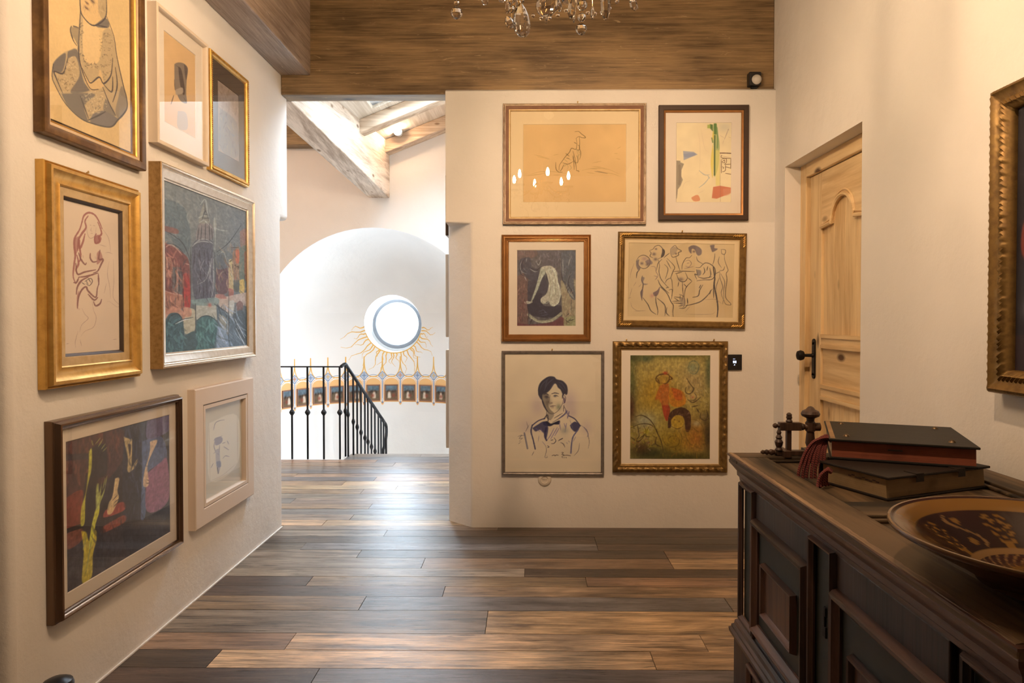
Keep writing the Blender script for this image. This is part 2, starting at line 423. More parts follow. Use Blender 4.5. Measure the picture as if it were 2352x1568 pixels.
# round window: frame ring, pane
wn = structure(MB().lathe([(.302,.05),(.302,-.012),(.296,-.018),(.264,-.018),(.256,-.010),(.256,.05),(.302,.05)], (-1.590,8.285,1.295), 64, 'y', caps=False).build('window_1', M['grey_ring'])); smooth(wn, 30)
smooth(MB().lathe([(.338,.02),(.338,.0),(.300,.0),(.300,.02),(.338,.02)], (-1.590,8.285,1.295), 64, 'y', caps=False).build('window_surround', M['white_frame'], wn), 30)
MB().lathe([(.268,.018),(.268,.024)], (-1.593,8.285,1.295), 48, 'y').build('pane', M['window_glass'], wn)
# tall stair window
b = MB()
def rp(th, r, z): return (AC[0]+r*math.sin(th), AC[1]+r*math.cos(th), z)
for (t0,t1,z0,z1) in ((TW[0],TW[0]+.05,*TWZ),(TW[1]-.05,TW[1],*TWZ),(TW[0],TW[1],TWZ[0],TWZ[0]+.05),(TW[0],TW[1],TWZ[1]-.05,TWZ[1]),((TW[0]+TW[1])/2-.02,(TW[0]+TW[1])/2+.02,*TWZ)):
    q = [rp(t,r,z) for z in (z0,z1) for (t,r) in ((t0,1.34),(t1,1.34),(t1,1.39),(t0,1.39))]
    b.add(q, [(3,2,1,0),(4,5,6,7),(0,1,5,4),(1,2,6,5),(2,3,7,6),(3,0,4,7)])
wn2 = structure(b.build('window_2', M['white_frame']))
q = [rp(t,r,z) for z in TWZ for (t,r) in ((TW[0],1.36),(TW[1],1.36),(TW[1],1.365),(TW[0],1.365))]
MB().add(q, [(3,2,1,0),(4,5,6,7),(0,1,5,4),(1,2,6,5),(2,3,7,6),(3,0,4,7)]).build('pane', M['window_glass'], wn2)

# hall roof: flat part on the left with a roof window, slope rising to the right with a roof window
def rz(x): return 3.12+.40*(x+1.39)
b = MB()
def slope(x0,x1,y0,y1,t=.06):
    b.add([(x0,y0,rz(x0)),(x1,y0,rz(x1)),(x1,y1,rz(x1)),(x0,y1,rz(x0)),(x0,y0,rz(x0)+t),(x1,y0,rz(x1)+t),(x1,y1,rz(x1)+t),(x0,y1,rz(x0)+t)],
          [(3,2,1,0),(4,5,6,7),(0,1,5,4),(1,2,6,5),(2,3,7,6),(3,0,4,7)])
SK = (-1.33,-.56,4.68,5.85)
slope(-1.62,SK[0],4.50,6.9); slope(SK[1],-.36,4.50,6.9); slope(SK[0],SK[1],4.50,SK[2]); slope(SK[0],SK[1],SK[3],6.9)
structure(b.build('ceiling_hall_slope', M['pale_boards']))
structure(MB().box(-3.2,-1.55,4.5,6.9,3.40,3.48).build('ceiling_hall_flat', M['pale_boards']))
def skylight(name, x0,x1,y0,y1,zf,t):
    b = MB()
    for a0,a1,c0,c1 in ((x0,x0+.05,y0,y1),(x1-.05,x1,y0,y1),(x0,x1,y0,y0+.05),(x0,x1,y1-.05,y1)):
        b.add([(a0,c0,zf(a0)),(a1,c0,zf(a1)),(a1,c1,zf(a1)),(a0,c1,zf(a0)),(a0,c0,zf(a0)+t),(a1,c0,zf(a1)+t),(a1,c1,zf(a1)+t),(a0,c1,zf(a0)+t)],
          [(3,2,1,0),(4,5,6,7),(0,1,5,4),(1,2,6,5),(2,3,7,6),(3,0,4,7)])
    f = structure(b.build(name, M['white_frame']))
    p = MB().add([(x,y,zf(x)+dz) for dz in (.05,.056) for x,y in ((x0,y0),(x1,y0),(x1,y1),(x0,y1))], [(3,2,1,0),(4,5,6,7),(0,1,5,4),(1,2,6,5),(2,3,7,6),(3,0,4,7)])
    p.build('pane', M['window_glass'], f)
skylight('window_3', *SK, lambda x: rz(x)+.03, .07)

# beams
def beam(name, label, mb, mat, cat='beam'):
    o = mb.build(name, mat); bevel(o, .008, 2); return tag(o, label, cat)
beam('header_beam', 'broad brown-stained timber header spanning above the opening and picture wall', MB().box(-1.60,1.58,4.427,4.565,2.80,3.72), M['header'])
beam('ceiling_beam', 'brown timber beam running along the top of the left picture wall', MB().box(-1.60,-1.405,-2.6,4.427,2.925,3.72), M['beam_y'])
pb = MB().add([(-1.79,4.565,2.80),(-1.58,4.565,2.80),(-1.39,6.87,2.565),(-1.60,6.87,2.565),(-1.79,4.565,3.60),(-1.58,4.565,3.60),(-1.39,6.87,3.40),(-1.60,6.87,3.40)],
    [(3,2,1,0),(4,5,6,7),(0,1,5,4),(1,2,6,5),(2,3,7,6),(3,0,4,7)])
beam('purlin_beam', 'pale weathered timber beam sloping down and away overhead inside the stair hall', pb, M['pale_beam_y'])
def rafter(y0,y1,z0,z1,label):
    m = MB(); x0,x1 = -1.50,-.531
    m.add([(x0,y0,rz(x0)-z0),(x1,y0,rz(x1)-z0),(x1,y1,rz(x1)-z0),(x0,y1,rz(x0)-z0),(x0,y0,rz(x0)-z1),(x1,y0,rz(x1)-z1),(x1,y1,rz(x1)-z1),(x0,y1,rz(x0)-z1)],
          [(0,1,2,3),(7,6,5,4),(4,5,1,0),(5,6,2,1),(6,7,3,2),(7,4,0,3)])
    return beam('roof_rafter', label, m, M['pale_beam_x'])
rafter(5.95,6.09,0,.12,'pale roof rafter nearer the opening, sloping up to the right in the stair hall')
rafter(6.72,6.87,0,.13,'pale roof rafter against the arch wall, carrying the glowing spotlight')
beam('wall_plate_beam', 'short dark brown beam on the arch wall left of the pale overhead beam', MB().box(-3.05,-1.60,6.72,6.87,3.06,3.40), M['header'])

# ------------------------------------------------------------------ floor
fl = structure(MB().box(-3.2,1.76,-2.75,6.52,-.14,-.02).box(-1.775,-.38,6.52,6.81,-.14,-.02).build('floor', M['subfloor']))
tones = {'t':(.37,.265,.160),'d':(.072,.050,.037),'m':(.225,.152,.096),'g':(.19,.155,.125),'b':(.13,.122,.128),'l':(.47,.355,.23),'r':(.235,.153,.10)}
rows = [  # (y0, y1, [(x joint), ...], tones left to right)
 (2.461,2.611,[-.806],'db'), (2.611,2.756,[-1.25,.495],'dlt'), (2.756,2.905,[-.997,.733],'mlt'), (2.905,3.137,[-.185],'gtm'),
 (3.137,3.296,[-.788,.949],'mbg'), (3.296,3.425,[-.418],'dm'), (3.425,3.553,[-1.128,.3],'dmm'), (3.553,3.672,[-.018],'gd'),
 (3.672,3.833,[-.581,.789],'gmt'), (3.833,3.964,[-.973,.789],'gdm'), (3.964,4.083,[-1.338,.41],'gbd'), (4.083,4.215,[.41],'dd'),
 (4.215,4.34,[-.9],'gd'),(4.34,4.43,[-.2],'gd')]
pm = MB().box(-.5,.5,-.5,.5,-.5,.5).mesh('floor_plank')
pm.materials.append(M['plank'])
cnt = 0
def put_plank(x0,x1,y0,y1,tone):
    global cnt
    g = .0014
    if x1-x0 < .02 or y1-y0 < .02: return
    o = bpy.data.objects.new('plank', pm); COL.objects.link(o); o.parent = fl
    o.location = ((x0+x1)/2,(y0+y1)/2,-.0105+random.uniform(-.0006,.0006)); o.scale = (x1-x0-2*g, y1-y0-2*g, .021)
    k = random.uniform(.85,1.15)
    o.color = (*[min(1,c*k*random.uniform(.96,1.04)) for c in tones[tone]],1); cnt += 1
def xr(y):
    if y < 2.07: return -3.05, 1.58
    if y < 4.43: return -1.60, 1.58
    if y < 4.55: return -1.85, -.40
    return -3.05, -.531
for y0,y1,js,tn in rows:
    xs = [xr((y0+y1)/2)[0]]+js+[xr((y0+y1)/2)[1]]
    for i in range(len(xs)-1):
        put_plank(xs[i],xs[i+1],y0,y1,tn[min(i,len(tn)-1)])
y = 2.461
while y > .7:
    h = random.uniform(.13,.17); x0,x1 = xr(y-h/2); x = x0
    while x < x1-.05:
        L = random.uniform(1.2,2.2); L = x1-x if x1-x-L < .4 else L
        put_plank(x, min(x+L,x1), y-h, y, random.choice('tdmgblr')); x += L
    y -= h
y = 4.43; hall_joints = {0:[-.756],}
ri = 0
while y < 6.80:
    h = random.uniform(.115,.165)
    if y < 6.52 and y+h > 6.47: h = 6.52-y
    if y+h > 6.76: h = 6.81-y
    x0,x1 = xr(y+h/2)
    if y >= 6.515: x0 = -1.775
    x = x0
    first = True
    while x < x1-.05:
        L = random.uniform(1.0,1.9)*(random.uniform(.4,1) if first else 1); first = False
        L = x1-x if x1-x-L < .35 else L
        put_plank(x, min(x+L,x1), y, y+h, random.choice('gmgbrtgm')); x += L
    y += h; ri += 1

# added pale strip standing in for the lit edge along the left wall foot
tr = MB().box(-1.60,-1.593,2.12,4.40,0,.006).build('lit_edge_strip_1', M['plaster']); structure(tr)
# ------------------------------------------------------------------ painting pictures as coloured grids
def quad_h(src, W, H):
    """homography from tracing-sheet corners (tl,tr,br,bl) to canvas pixels"""
    dst = [(0,0),(W,0),(W,H),(0,H)]; A = []; bb = []
    for (x,y),(u,v) in zip(src,dst):
        A.append([x,y,1,0,0,0,-u*x,-u*y]); bb.append(u); A.append([0,0,0,x,y,1,-v*x,-v*y]); bb.append(v)
    h = np.linalg.solve(np.array(A,float), np.array(bb,float)); return np.append(h,1).reshape(3,3)
def parse(s):
    if isinstance(s, str): return np.array([[float(a) for a in p.split(',')] for p in s.split()])
    return np.array(s, float)
class Art:
    def __init__(s, quad, W, H, base, white=(235,235,235)):
        s.W, s.H = W, H; s.c = np.ones((H,W,3))*np.array(base,float); s.white = white
        s.h = quad_h(quad, W, H)
        q = np.array(quad,float); s.k = H/np.mean([np.linalg.norm(q[3]-q[0]), np.linalg.norm(q[2]-q[1])])
        s.kx = W/np.mean([np.linalg.norm(q[1]-q[0]), np.linalg.norm(q[2]-q[3])])
    def P(s, pts):
        p = parse(pts); q = np.c_[p, np.ones(len(p))] @ s.h.T
        return q[:,:2]/q[:,2:3]
    def blend(s, y0,y1,x0,x1, mask, col):
        s.c[y0:y1,x0:x1] = s.c[y0:y1,x0:x1]*(1-mask[...,None]) + np.array(col,float)*mask[...,None]
    def S(s, pts, w, col, a=1.0, sm=True, taper=0.0, rough=0.0):
        p = s.P(pts)
        if sm and len(p) > 2: p = np.array(catmull(p, 6))
        d = np.r_[0, np.cumsum(np.linalg.norm(np.diff(p,axis=0),axis=1))]
        if d[-1] < 1e-6: return s
        r = max(w*math.sqrt(s.k*s.kx)/2, .35)
        n = max(2, int(d[-1]/max(.6, r*.45))+1); t = np.linspace(0,d[-1],n)
        X = np.interp(t,d,p[:,0]); Y = np.interp(t,d,p[:,1])
        if taper: rr = r*(1-taper*np.abs(np.linspace(-1,1,n))**1.5)
        else: rr = np.full(n, r)
        if rough: rr = rr*(1+rough*(rng.random(n)-.5))
        pad = r+2; x0 = max(0,int(X.min()-pad)); x1 = min(s.W,int(X.max()+pad)+1); y0 = max(0,int(Y.min()-pad)); y1 = min(s.H,int(Y.max()+pad)+1)
        if x1 <= x0 or y1 <= y0: return s
        m = np.zeros((y1-y0,x1-x0)); q = int(r+2)
        for cx,cy_,rad in zip(X,Y,rr):
            i0 = max(0,int(cx)-q-x0); i1 = min(x1-x0,int(cx)+q+2-x0); j0 = max(0,int(cy_)-q-y0); j1 = min(y1-y0,int(cy_)+q+2-y0)
            if i1 <= i0 or j1 <= j0: continue
            gx = np.arange(i0,i1)+x0+.5-cx; gy = np.arange(j0,j1)+y0+.5-cy_
            cov = np.clip(rad+.5-np.sqrt(gx[None,:]**2+gy[:,None]**2),0,1)*min(1,2*rad)
            np.maximum(m[j0:j1,i0:i1], cov, out=m[j0:j1,i0:i1])
        s.blend(y0,y1,x0,x1,m*a,col); return s
    def F(s, pts, col, a=1.0, sm=True, soft=1):
        p = s.P(pts)
        if sm: p = np.array(catmull(np.vstack([p,p[:1]]), 5))[:-1]
        x0 = max(0,int(p[:,0].min())-1-2*soft); x1 = min(s.W,int(p[:,0].max())+2+2*soft); y0 = max(0,int(p[:,1].min())-1-2*soft); y1 = min(s.H,int(p[:,1].max())+2+2*soft)
        if x1 <= x0 or y1 <= y0: return s
        m = np.zeros((y1-y0,x1-x0))
        for ox,oy in ((.25,.25),(.75,.25),(.25,.75),(.75,.75)):
            gx, gy = np.meshgrid(np.arange(x0,x1)+ox, np.arange(y0,y1)+oy); ins = np.zeros_like(m, bool); n = len(p)
            for i in range(n):
                xa,ya = p[i]; xb,yb = p[(i+1)%n]
                if ya == yb: continue
                c = ((ya > gy) != (yb > gy)) & (gx < (xb-xa)*(gy-ya)/(yb-ya)+xa); ins ^= c
            m += ins*.25
        for _ in range(soft):
            mp = np.pad(m,1,mode='edge'); m = (mp[:-2,1:-1]+mp[2:,1:-1]+mp[1:-1,:-2]+mp[1:-1,2:]+2*mp[1:-1,1:-1])/6
        s.blend(y0,y1,x0,x1,m*a,col); return s
    def B(s, x, y, rx, ry, col, a=.6):
        p = s.P([(x,y)])[0]; ex = rx*s.kx; ey = ry*s.k
        gx, gy = np.meshgrid(np.arange(s.W)+.5, np.arange(s.H)+.5)
        m = np.exp(-(((gx-p[0])/ex)**2+((gy-p[1])/ey)**2)*1.2)*a
        s.blend(0,s.H,0,s.W,m,col); return s
    def vnoise(s, sx, sy):
        a = rng.random((int(s.H/sy)+3, int(s.W/sx)+3)); yy = np.arange(s.H)/sy; xx = np.arange(s.W)/sx
        j = yy.astype(int); i = xx.astype(int); fy = (yy-j)[:,None]; fx = (xx-i)[None,:]
        fy = fy*fy*(3-2*fy); fx = fx*fx*(3-2*fx)
        return (a[j][:,i]*(1-fy)*(1-fx)+a[j][:,i+1]*(1-fy)*fx+a[j+1][:,i]*fy*(1-fx)+a[j+1][:,i+1]*fy*fx)
    def T(s, amt, sx=6, sy=6):   # tonal variation
        n = (s.vnoise(sx,sy)+.5*s.vnoise(sx/2.3,sy/2.3))/1.5
        s.c *= (1+amt*(n-.5)*2)[...,None]; return s
    def D(s, poly, cols, n, L, wd, ang, jit=.4, a=.6):   # brush dabs scattered in a sheet polygon
        p = parse(poly); x0,y0 = p.min(0); x1,y1 = p.max(0); k = 0; tries = 0
        while k < n and tries < n*8:
            tries += 1; x = rng.uniform(x0,x1); y = rng.uniform(y0,y1); ins = False
            for i in range(len(p)):
                xa,ya = p[i]; xb,yb = p[(i+1)%len(p)]
                if (ya > y) != (yb > y) and x < (xb-xa)*(y-ya)/(yb-ya)+xa: ins = not ins
            if not ins: continue
            t = R(ang)+rng.normal()*jit; l = L*rng.uniform(.5,1.3)/2; bx = rng.normal()*l*.3
            dx,dy = math.cos(t)*l, math.sin(t)*l
            c = np.array(cols[rng.integers(len(cols))],float)*rng.uniform(.9,1.1)
            s.S([(x-dx,y-dy),(x-dy*.15+bx*.2,y+dx*.15),(x+dx,y+dy)], wd*rng.uniform(.6,1.3), c, a*rng.uniform(.6,1), True, .6); k += 1
        return s
    def Q(s, lines, w, col, a=1.0, taper=.5, rough=.35):
        for l in lines.split(';'):
            if l.strip(): s.S(l.strip(), w, col, a, True, taper, rough)
        return s
    def albedo(s):
        return np.clip(lin(np.clip(s.c,0,255))/lin(s.white)*np.array((.79,.735,.70)), .003, .92)
def art_mesh(art, pos, name, mask=None):
    """grid of points; pos(u array, v array) -> (N,3); u to the right, v down, both 0..1"""
    W,H = art.W, art.H
    u,v = np.meshgrid(np.linspace(0,1,W), np.linspace(0,1,H)); co = pos(u.ravel(), v.ravel())
    idx = np.arange(W*H).reshape(H,W)
    f = np.stack([idx[1:,:-1],idx[1:,1:],idx[:-1,1:],idx[:-1,:-1]],-1).reshape(-1,4)
    if mask is not None: f = f[mask(co[f].mean(1))]
    me = bpy.data.meshes.new(name); me.vertices.add(W*H); me.vertices.foreach_set('co', co.astype(np.float32).ravel())
    nf = len(f); me.loops.add(nf*4); me.loops.foreach_set('vertex_index', f.astype(np.int32).ravel())
    me.polygons.add(nf); me.polygons.foreach_set('loop_start', np.arange(0,nf*4,4,dtype=np.int32)); me.update(calc_edges=True); me.validate()
    ca = me.color_attributes.new('Col','FLOAT_COLOR','POINT'); al = art.albedo().reshape(-1,3)
    ca.data.foreach_set('color', np.c_[al,np.ones(len(al))].astype(np.float32).ravel()); return me

# ------------------------------------------------------------------ framed pictures
def ring(name, w, h, prof, mat, parent, n=1, mod=None, close=True, soft=35):
    """mitred moulding: prof = (inset from the outer edge, height off the wall) from outside to inside"""
    b = MB(); K = len(prof); T_ = 4*n
    for s_ in range(4):
        for t in range(n):
            f = t/n
            for k,(d,hh) in enumerate(prof):
                c = [(-w/2+d,d),(w/2-d,d),(w/2-d,h-d),(-w/2+d,h-d)]; p,q = c[s_],c[(s_+1)%4]
                x = p[0]+(q[0]-p[0])*f; z = p[1]+(q[1]-p[1])*f
                if mod: hh = mod(s_,f,k,hh,(w if s_%2==0 else h))
                b.v.append((x,-hh,z))
    for i in range(T_):
        for k in range(K-1):
            j = (i+1)%T_; b.f.append([i*K+k, j*K+k, j*K+k+1, i*K+k+1]); b.mi.append(0)
        if close:
            j = (i+1)%T_; b.f.append([i*K+K-1, j*K+K-1, j*K, i*K]); b.mi.append(0)
    o = b.build(name, mat, parent); bm = bmesh.new(); bm.from_mesh(o.data); bmesh.ops.recalc_face_normals(bm, faces=bm.faces[:]); bm.to_mesh(o.data); bm.free()
    return smooth(o, soft)
def picture(name, label, side, a0, a1, z0, z1, rings, rect, art, artmat, ay, mat=None, matcol=None, glass=None, cat='picture', group=None, roll=0.0, hook=None, gap=.004):
    """side L: on the left wall, a = distance along it; B: on the back wall, a = x; R: on the right wall.
    rect = artwork (a0,a1,z0,z1) in the same units; ay = height of the artwork off the wall"""
    w, h = a1-a0, z1-z0; ca = (a0+a1)/2
    loc, rz_ = {'L':((-1.6,ca,z0),PI/2),'B':((ca,4.40,z0),0.0),'R':((1.58,ca,z0),-PI/2),'H':((-.531,ca,z0),-PI/2)}[side]
    t = thing(name, label, cat, loc, rz_, group); t.rotation_euler[1] = 0
    sg = -1 if side in 'RH' else 1
    ins = 0
    for (nm, prof, m, kw) in rings:
        ring(nm, w, h, prof, m, t, **kw); ins = max(ins, prof[-1][0])
    bk = MB().box(-w/2+.006,w/2-.006,-max(ay-.004,.004),-.001,.006,h-.006).build('backing_board', M['backing'], t)
    ra = sorted([sg*(rect[0]-ca), sg*(rect[1]-ca)]); rz0, rz1 = rect[2]-z0, rect[3]-z0
    if mat is not None:
        i = ins-.004; my = mat; b = MB()
        ox0,ox1,oz0,oz1 = -w/2+i,w/2-i,i,h-i; bv = .0025
        oo = [(ox0,oz0),(ox1,oz0),(ox1,oz1),(ox0,oz1)]; im = [(ra[0]-bv,rz0-bv),(ra[1]+bv,rz0-bv),(ra[1]+bv,rz1+bv),(ra[0]-bv,rz1+bv)]; ii = [(ra[0],rz0),(ra[1],rz0),(ra[1],rz1),(ra[0],rz1)]
        b.v = [(x,-my,z) for x,z in oo]+[(x,-my,z) for x,z in im]+[(x,-ay+.0005,z) for x,z in ii]
        for k in range(4):
            j=(k+1)%4; b.f += [[k,j,4+j,4+k],[4+k,4+j,8+j,8+k]]; b.mi += [0,0]
        b.build('mat_board', matcol, t)
    def pos(u,v): return np.c_[ra[0]+(ra[1]-ra[0])*u, np.full(len(u),-ay-.0004), rz1-(rz1-rz0)*v]
    link('artwork', art_mesh(art,pos,'artwork'), artmat, t)
    if glass:
        i = ins-.002; MB().box(-w/2+i,w/2-i,-glass-.0018,-glass,i,h-i).build('glass_pane', M['glass'], t)
    if hook is not None:
        for hx in (hook if isinstance(hook,(list,tuple)) else [hook]):
            b = MB().tube([(hx,-.001,h+.004),(hx,-.012,h+.010)], .0022, 6).lathe([(.001,0),(.005,.001),(.004,.003)],(hx,-.014,h+.0105),8,'y')
            b.tube([(hx-.006,-.004,h-.002),(hx,-.006,h+.010),(hx+.006,-.004,h-.002)], .0012, 5); b.build('hanging_nail', M['brass'], t)
    if roll: t.rotation_euler = (0, roll, rz_)
    return t
M['brass'] = metal('aged_brass', (.55,.38,.14), (.30,.18,.06), .4)
M['backing'] = plain('brown_backing_board', (.16,.10,.06), .8)
M['gold'] = metal('rubbed_gold_leaf', (.70,.43,.12), (.48,.27,.07), .40, .75, 24)
M['gold_pale'] = metal('pale_gold_leaf', (.62,.46,.24), (.48,.33,.15), .5, .4, 24)
M['gold_dark'] = metal('dark_antique_gold', (.24,.145,.045), (.12,.065,.022), .42, .6, 34)
M['gold_brown'] = metal('brown_gold', (.34,.16,.05), (.24,.11,.035), .36, .6, 16)
M['silver_brown'] = metal('tarnished_silver_brown', (.20,.145,.095), (.12,.08,.05), .42, .6, 30)
M['dark_wood_frame'] = metal('dark_brown_gilt_frame', (.13,.07,.03), (.30,.17,.06), .4, .4, 14)
M['silver_gold'] = metal('brushed_silver_gilt', (.78,.70,.60), (.62,.53,.42), .36, .8, 40, .8)
M['side_gold'] = metal('worn_gold_side', (.40,.25,.10), (.24,.14,.05), .5, .5, 60)
M['bronze'] = plain('bronze_brown_frame', (.16,.10,.065), .24, .75, .5, .1, 6, .0)
M['silver'] = metal('thin_silver_frame', (.26,.23,.21), (.17,.15,.14), .4, .7, 40)
M['white_wood'] = plain('bleached_painted_wood_frame', (.70,.60,.51), .55, 0, .4, .05, 5, .05)
M['cream_frame'] = plain('cream_box_frame', (.72,.62,.50), .5)
M['umber_wood'] = plain('dark_brown_wood_frame', (.045,.024,.015), .4, 0, .5, .2)
M['copper_band'] = metal('reddish_brown_band', (.17,.066,.022), (.13,.050,.017), .55, 0.0, 20)
M['mat_cream'] = plain('cream_mat_board', (.80,.68,.46), .9, 0, .2, .01)
M['mat_white'] = plain('white_mat_board', (.79,.74,.67), .9, 0, .2, .01)
M['mat_grey'] = plain('warm_white_mat_board', (.74,.68,.60), .9, 0, .2, .01)
M['mat_dark'] = plain('dark_grey_mat_board', (.075,.062,.056), .9, 0, .2, .02)
M['linen'] = plain('beige_linen_liner', (.62,.48,.33), .8)
M['dark_line'] = plain('dark_fillet', (.05,.03,.02), .5)

def rectq(x0,y0,x1,y1): return [(x0,y0),(x1,y0),(x1,y1),(x0,y1)]
INK = (48,38,42)

# --- giraffe-like animal sketch
a = Art(rectq(95,80,1942,1468), 300, 225, (217,160,94), (228,188,148)); a.T(.03,40,40)
g = (112,82,44)
a.Q('1045,330 1060,420 1042,525 965,508 925,580 860,650 780,760 745,820 740,900;1020,215 1090,208 1140,250 1205,300 1210,322 1150,318 1105,300 1070,310 1045,335;1105,310 1112,420 1105,500 1132,600 1108,710;1040,520 1095,540 1110,480 1080,450;990,560 1010,640 1000,700 1040,790;985,640 1005,760 1012,890;1020,660 1040,780 1052,905;800,765 900,790 990,745;860,600 925,650;870,680 925,692;820,800 800,860 760,920;680,760 688,880 742,935 800,930;1060,640 1080,700 1072,765 1045,760;1050,905 1095,915 1092,930;1010,400 1050,425', 12, g, .9)
a.Q('1050,540 1120,600 1060,660;1060,560 1090,640 1070,700;1040,520 1100,560;830,700 900,760;900,690 960,720;850,770 830,830 880,800 905,840 890,880;930,800 960,860 930,890', 14, (160,125,72), .5)
a.Q('190,985 300,950 420,925 640,925 880,962;150,1000 350,975 500,950;1150,905 1330,872 1600,880 1810,965;1390,920 1500,938 1700,965 1850,1020;1310,865 1500,852 1600,890;1330,830 1480,835;1300,870 1420,885;1420,910 1600,960;290,620 450,658 565,692;350,655 480,682 570,705;640,632 730,612;640,985 760,985;1240,940 1380,960;1780,520 1850,480;1730,600 1790,605;1760,690 1840,710;1340,770 1500,740', 8, (176,128,70), .8)
a.S('1380,920 1510,938 1610,960', 14, (120,92,60), .7, taper=.6)
ART_giraffe = a

# --- abstract watercolour
a = Art(rectq(100,148,992,1450), 170, 245, (230,184,124), (224,180,138)); a.T(.03,30,30)
a.B(880,220,140,90,(190,160,120),.55); a.B(560,420,180,260,(222,172,116),.5)
a.F('705,165 750,165 770,300 800,480 800,620 785,850 742,1000 715,1000 710,600 690,300', (150,142,72), .75).F('740,600 802,600 812,1180 742,1180',(222,180,84),.6,False).F('690,480 665,700 660,850 690,1060 708,700',(216,170,58),.75).F('690,290 720,300 712,420 680,400',(225,170,60),.7)
a.F('705,165 750,165 752,340 710,340',(84,104,44),.95,False).F('640,172 690,180 690,290 662,262 640,232',(74,92,36),.95,False).F('600,182 650,180 650,240 602,240',(160,150,60),.9,False)
a.S('722,360 720,700 720,1005',22,(70,80,36),.9).S('755,230 770,400 765,560',24,(104,118,58),.7).S('675,400 690,470',20,(110,112,44),.8)
a.F('210,610 380,625 445,668 330,715 220,760',(150,134,122),.9,False).F('215,660 380,640 400,680 250,715',(128,118,118),.6)
a.F('100,765 165,770 165,795 225,820 185,920 180,1020 207,1080 170,1180 125,1240 120,1310 110,1390 98,1390',(148,118,84),.95,False).S('150,850 160,1000 150,1150',40,(120,92,66),.5)
a.F('700,1200 810,1180 990,1212 985,1300 860,1352 760,1392 680,1382',(196,96,56),.92,False).F('860,1230 985,1230 970,1320 870,1340',(206,124,80),.6).F('350,1370 430,1330 470,1350 485,1420 400,1435 355,1400',(206,118,68),.9)
a.Q('810,645 900,646 992,650', 13,(84,44,26),1,0).Q('835,680 838,722 985,735;835,745 905,735 912,800 880,830;845,790 880,758 885,800 850,802;832,760 832,970;900,832 982,828;985,740 982,900;900,870 982,892;898,830 895,930 850,952;850,870 870,885 860,900;900,978 990,992',10,(104,66,34),.95,.2)
a.Q('820,1180 818,1440;812,650 812,1180;835,690 985,725',5,(140,92,60),.7,0)
a.Q('470,930 560,1000 640,1000;640,1040 560,1140 470,1210;610,1010 640,1060',16,(150,140,120),.55).Q('440,250 480,480 478,900 420,1000;500,250 560,560 640,640;700,250 560,260;330,1100 240,1130 200,1240;450,1310 560,1250',6,(205,160,110),.7)
a.Q('945,250 915,330 880,420;935,260 950,270',14,(166,124,92),.6).Q('800,350 880,400;870,430 850,500;940,380 990,400',7,(180,136,96),.6)
ART_abstract = a

# --- seated back figure in oil
a = Art(rectq(65,80,1135,1470), 190, 250, (88,74,66), (214,172,134)); a.T(.12,12,12)
a.F('60,80 400,80 400,200 60,260',(110,76,62),.7).F('420,80 850,80 830,380 560,360 520,300',(84,70,66),.8).F('60,560 260,560 260,1470 60,1470',(104,66,52),.7).F('860,640 1135,640 1135,1470 920,1470 880,1000',(146,120,84),.85)
a.F('100,300 150,230 300,220 340,400 450,430 440,640 260,600 180,500 112,430',(64,56,58),.9).F('260,650 420,650 330,1010 260,1000',(58,48,50),.9).F('870,120 1130,120 1100,640 1140,960 1060,960 960,760 880,560',(78,74,72),.85)
a.F('580,490 640,640 600,870 470,900 420,800 500,620',(58,50,52),.95).F('380,860 520,880 520,1060 640,1110 860,1090 850,1240 640,1320 330,1270 250,1080 330,1020',(48,40,44),.95)
a.F('500,400 560,372 680,365 755,420 800,520 812,650 850,760 868,920 830,1040 740,1112 670,1080 640,1012 560,1066 500,1030 505,960 600,880 645,720 622,580 585,480',(172,150,118),.97).F('500,400 585,480 520,600 460,760 400,900 330,1030 322,1000 400,780 450,600',(162,148,116),.95)
a.S('330,1030 270,1050 210,1035',34,(160,140,110),.9).S('310,1030 240,1020',14,(196,176,142),.8)
a.S('270,1262 420,1370 560,1392 720,1352 870,1240',48,(148,132,98),.85).S('320,1330 500,1400 720,1380',22,(176,156,120),.5).F('60,1410 300,1440 700,1400 880,1300 930,1470 60,1470',(100,48,46),.85)
a.Q('560,420 640,470 700,600;760,450 790,620 830,780;700,700 690,900 640,1010;800,760 850,900 820,1030;520,990 600,1060 660,1000;680,1050 740,1100 830,1030;720,560 740,800;620,420 720,440 770,560',13,(196,182,146),.55)
a.Q('660,560 680,760 650,920;760,620 770,820 740,960;520,460 480,580 430,720',14,(128,112,84),.6)
a.Q('150,280 118,380 150,470 235,512;240,230 230,300;300,420 380,470 440,470;410,280 460,350 500,260;200,560 240,640;1040,220 1000,360;900,240 905,560;960,760 1050,900 1110,965;1080,860 1100,940',14,(158,142,122),.75)
a.Q('100,320 130,500 200,560;220,210 150,330 180,450;300,400 420,440 500,380;870,480 900,640 940,660;1040,480 1000,700 1060,820 1120,960;880,900 840,1060;1055,1000 1040,1200 960,1290;940,660 1000,860',18,(44,36,40),.8)
a.D('65,80 1135,80 1135,640 850,560 500,380 65,560',[(110,96,88),(70,62,66),(130,112,96),(96,70,62)],120,90,14,70,.7,.5).D('870,700 1135,700 1135,1470 930,1470',[(166,140,100),(120,92,62),(180,156,116),(140,96,70)],60,120,16,85,.3,.6).D('65,600 250,600 230,1400 65,1400',[(130,80,64),(80,54,50),(150,108,80),(100,50,44)],50,90,16,80,.5,.6)
a.D('520,400 780,420 850,900 700,1080 560,1000 640,800',[(180,166,128),(140,126,92),(196,180,140)],50,100,12,80,.4,.45).Q('460,1200 560,1180;480,1240 620,1220;500,1280 640,1260;520,1150 620,1250',8,(96,84,92),.7)
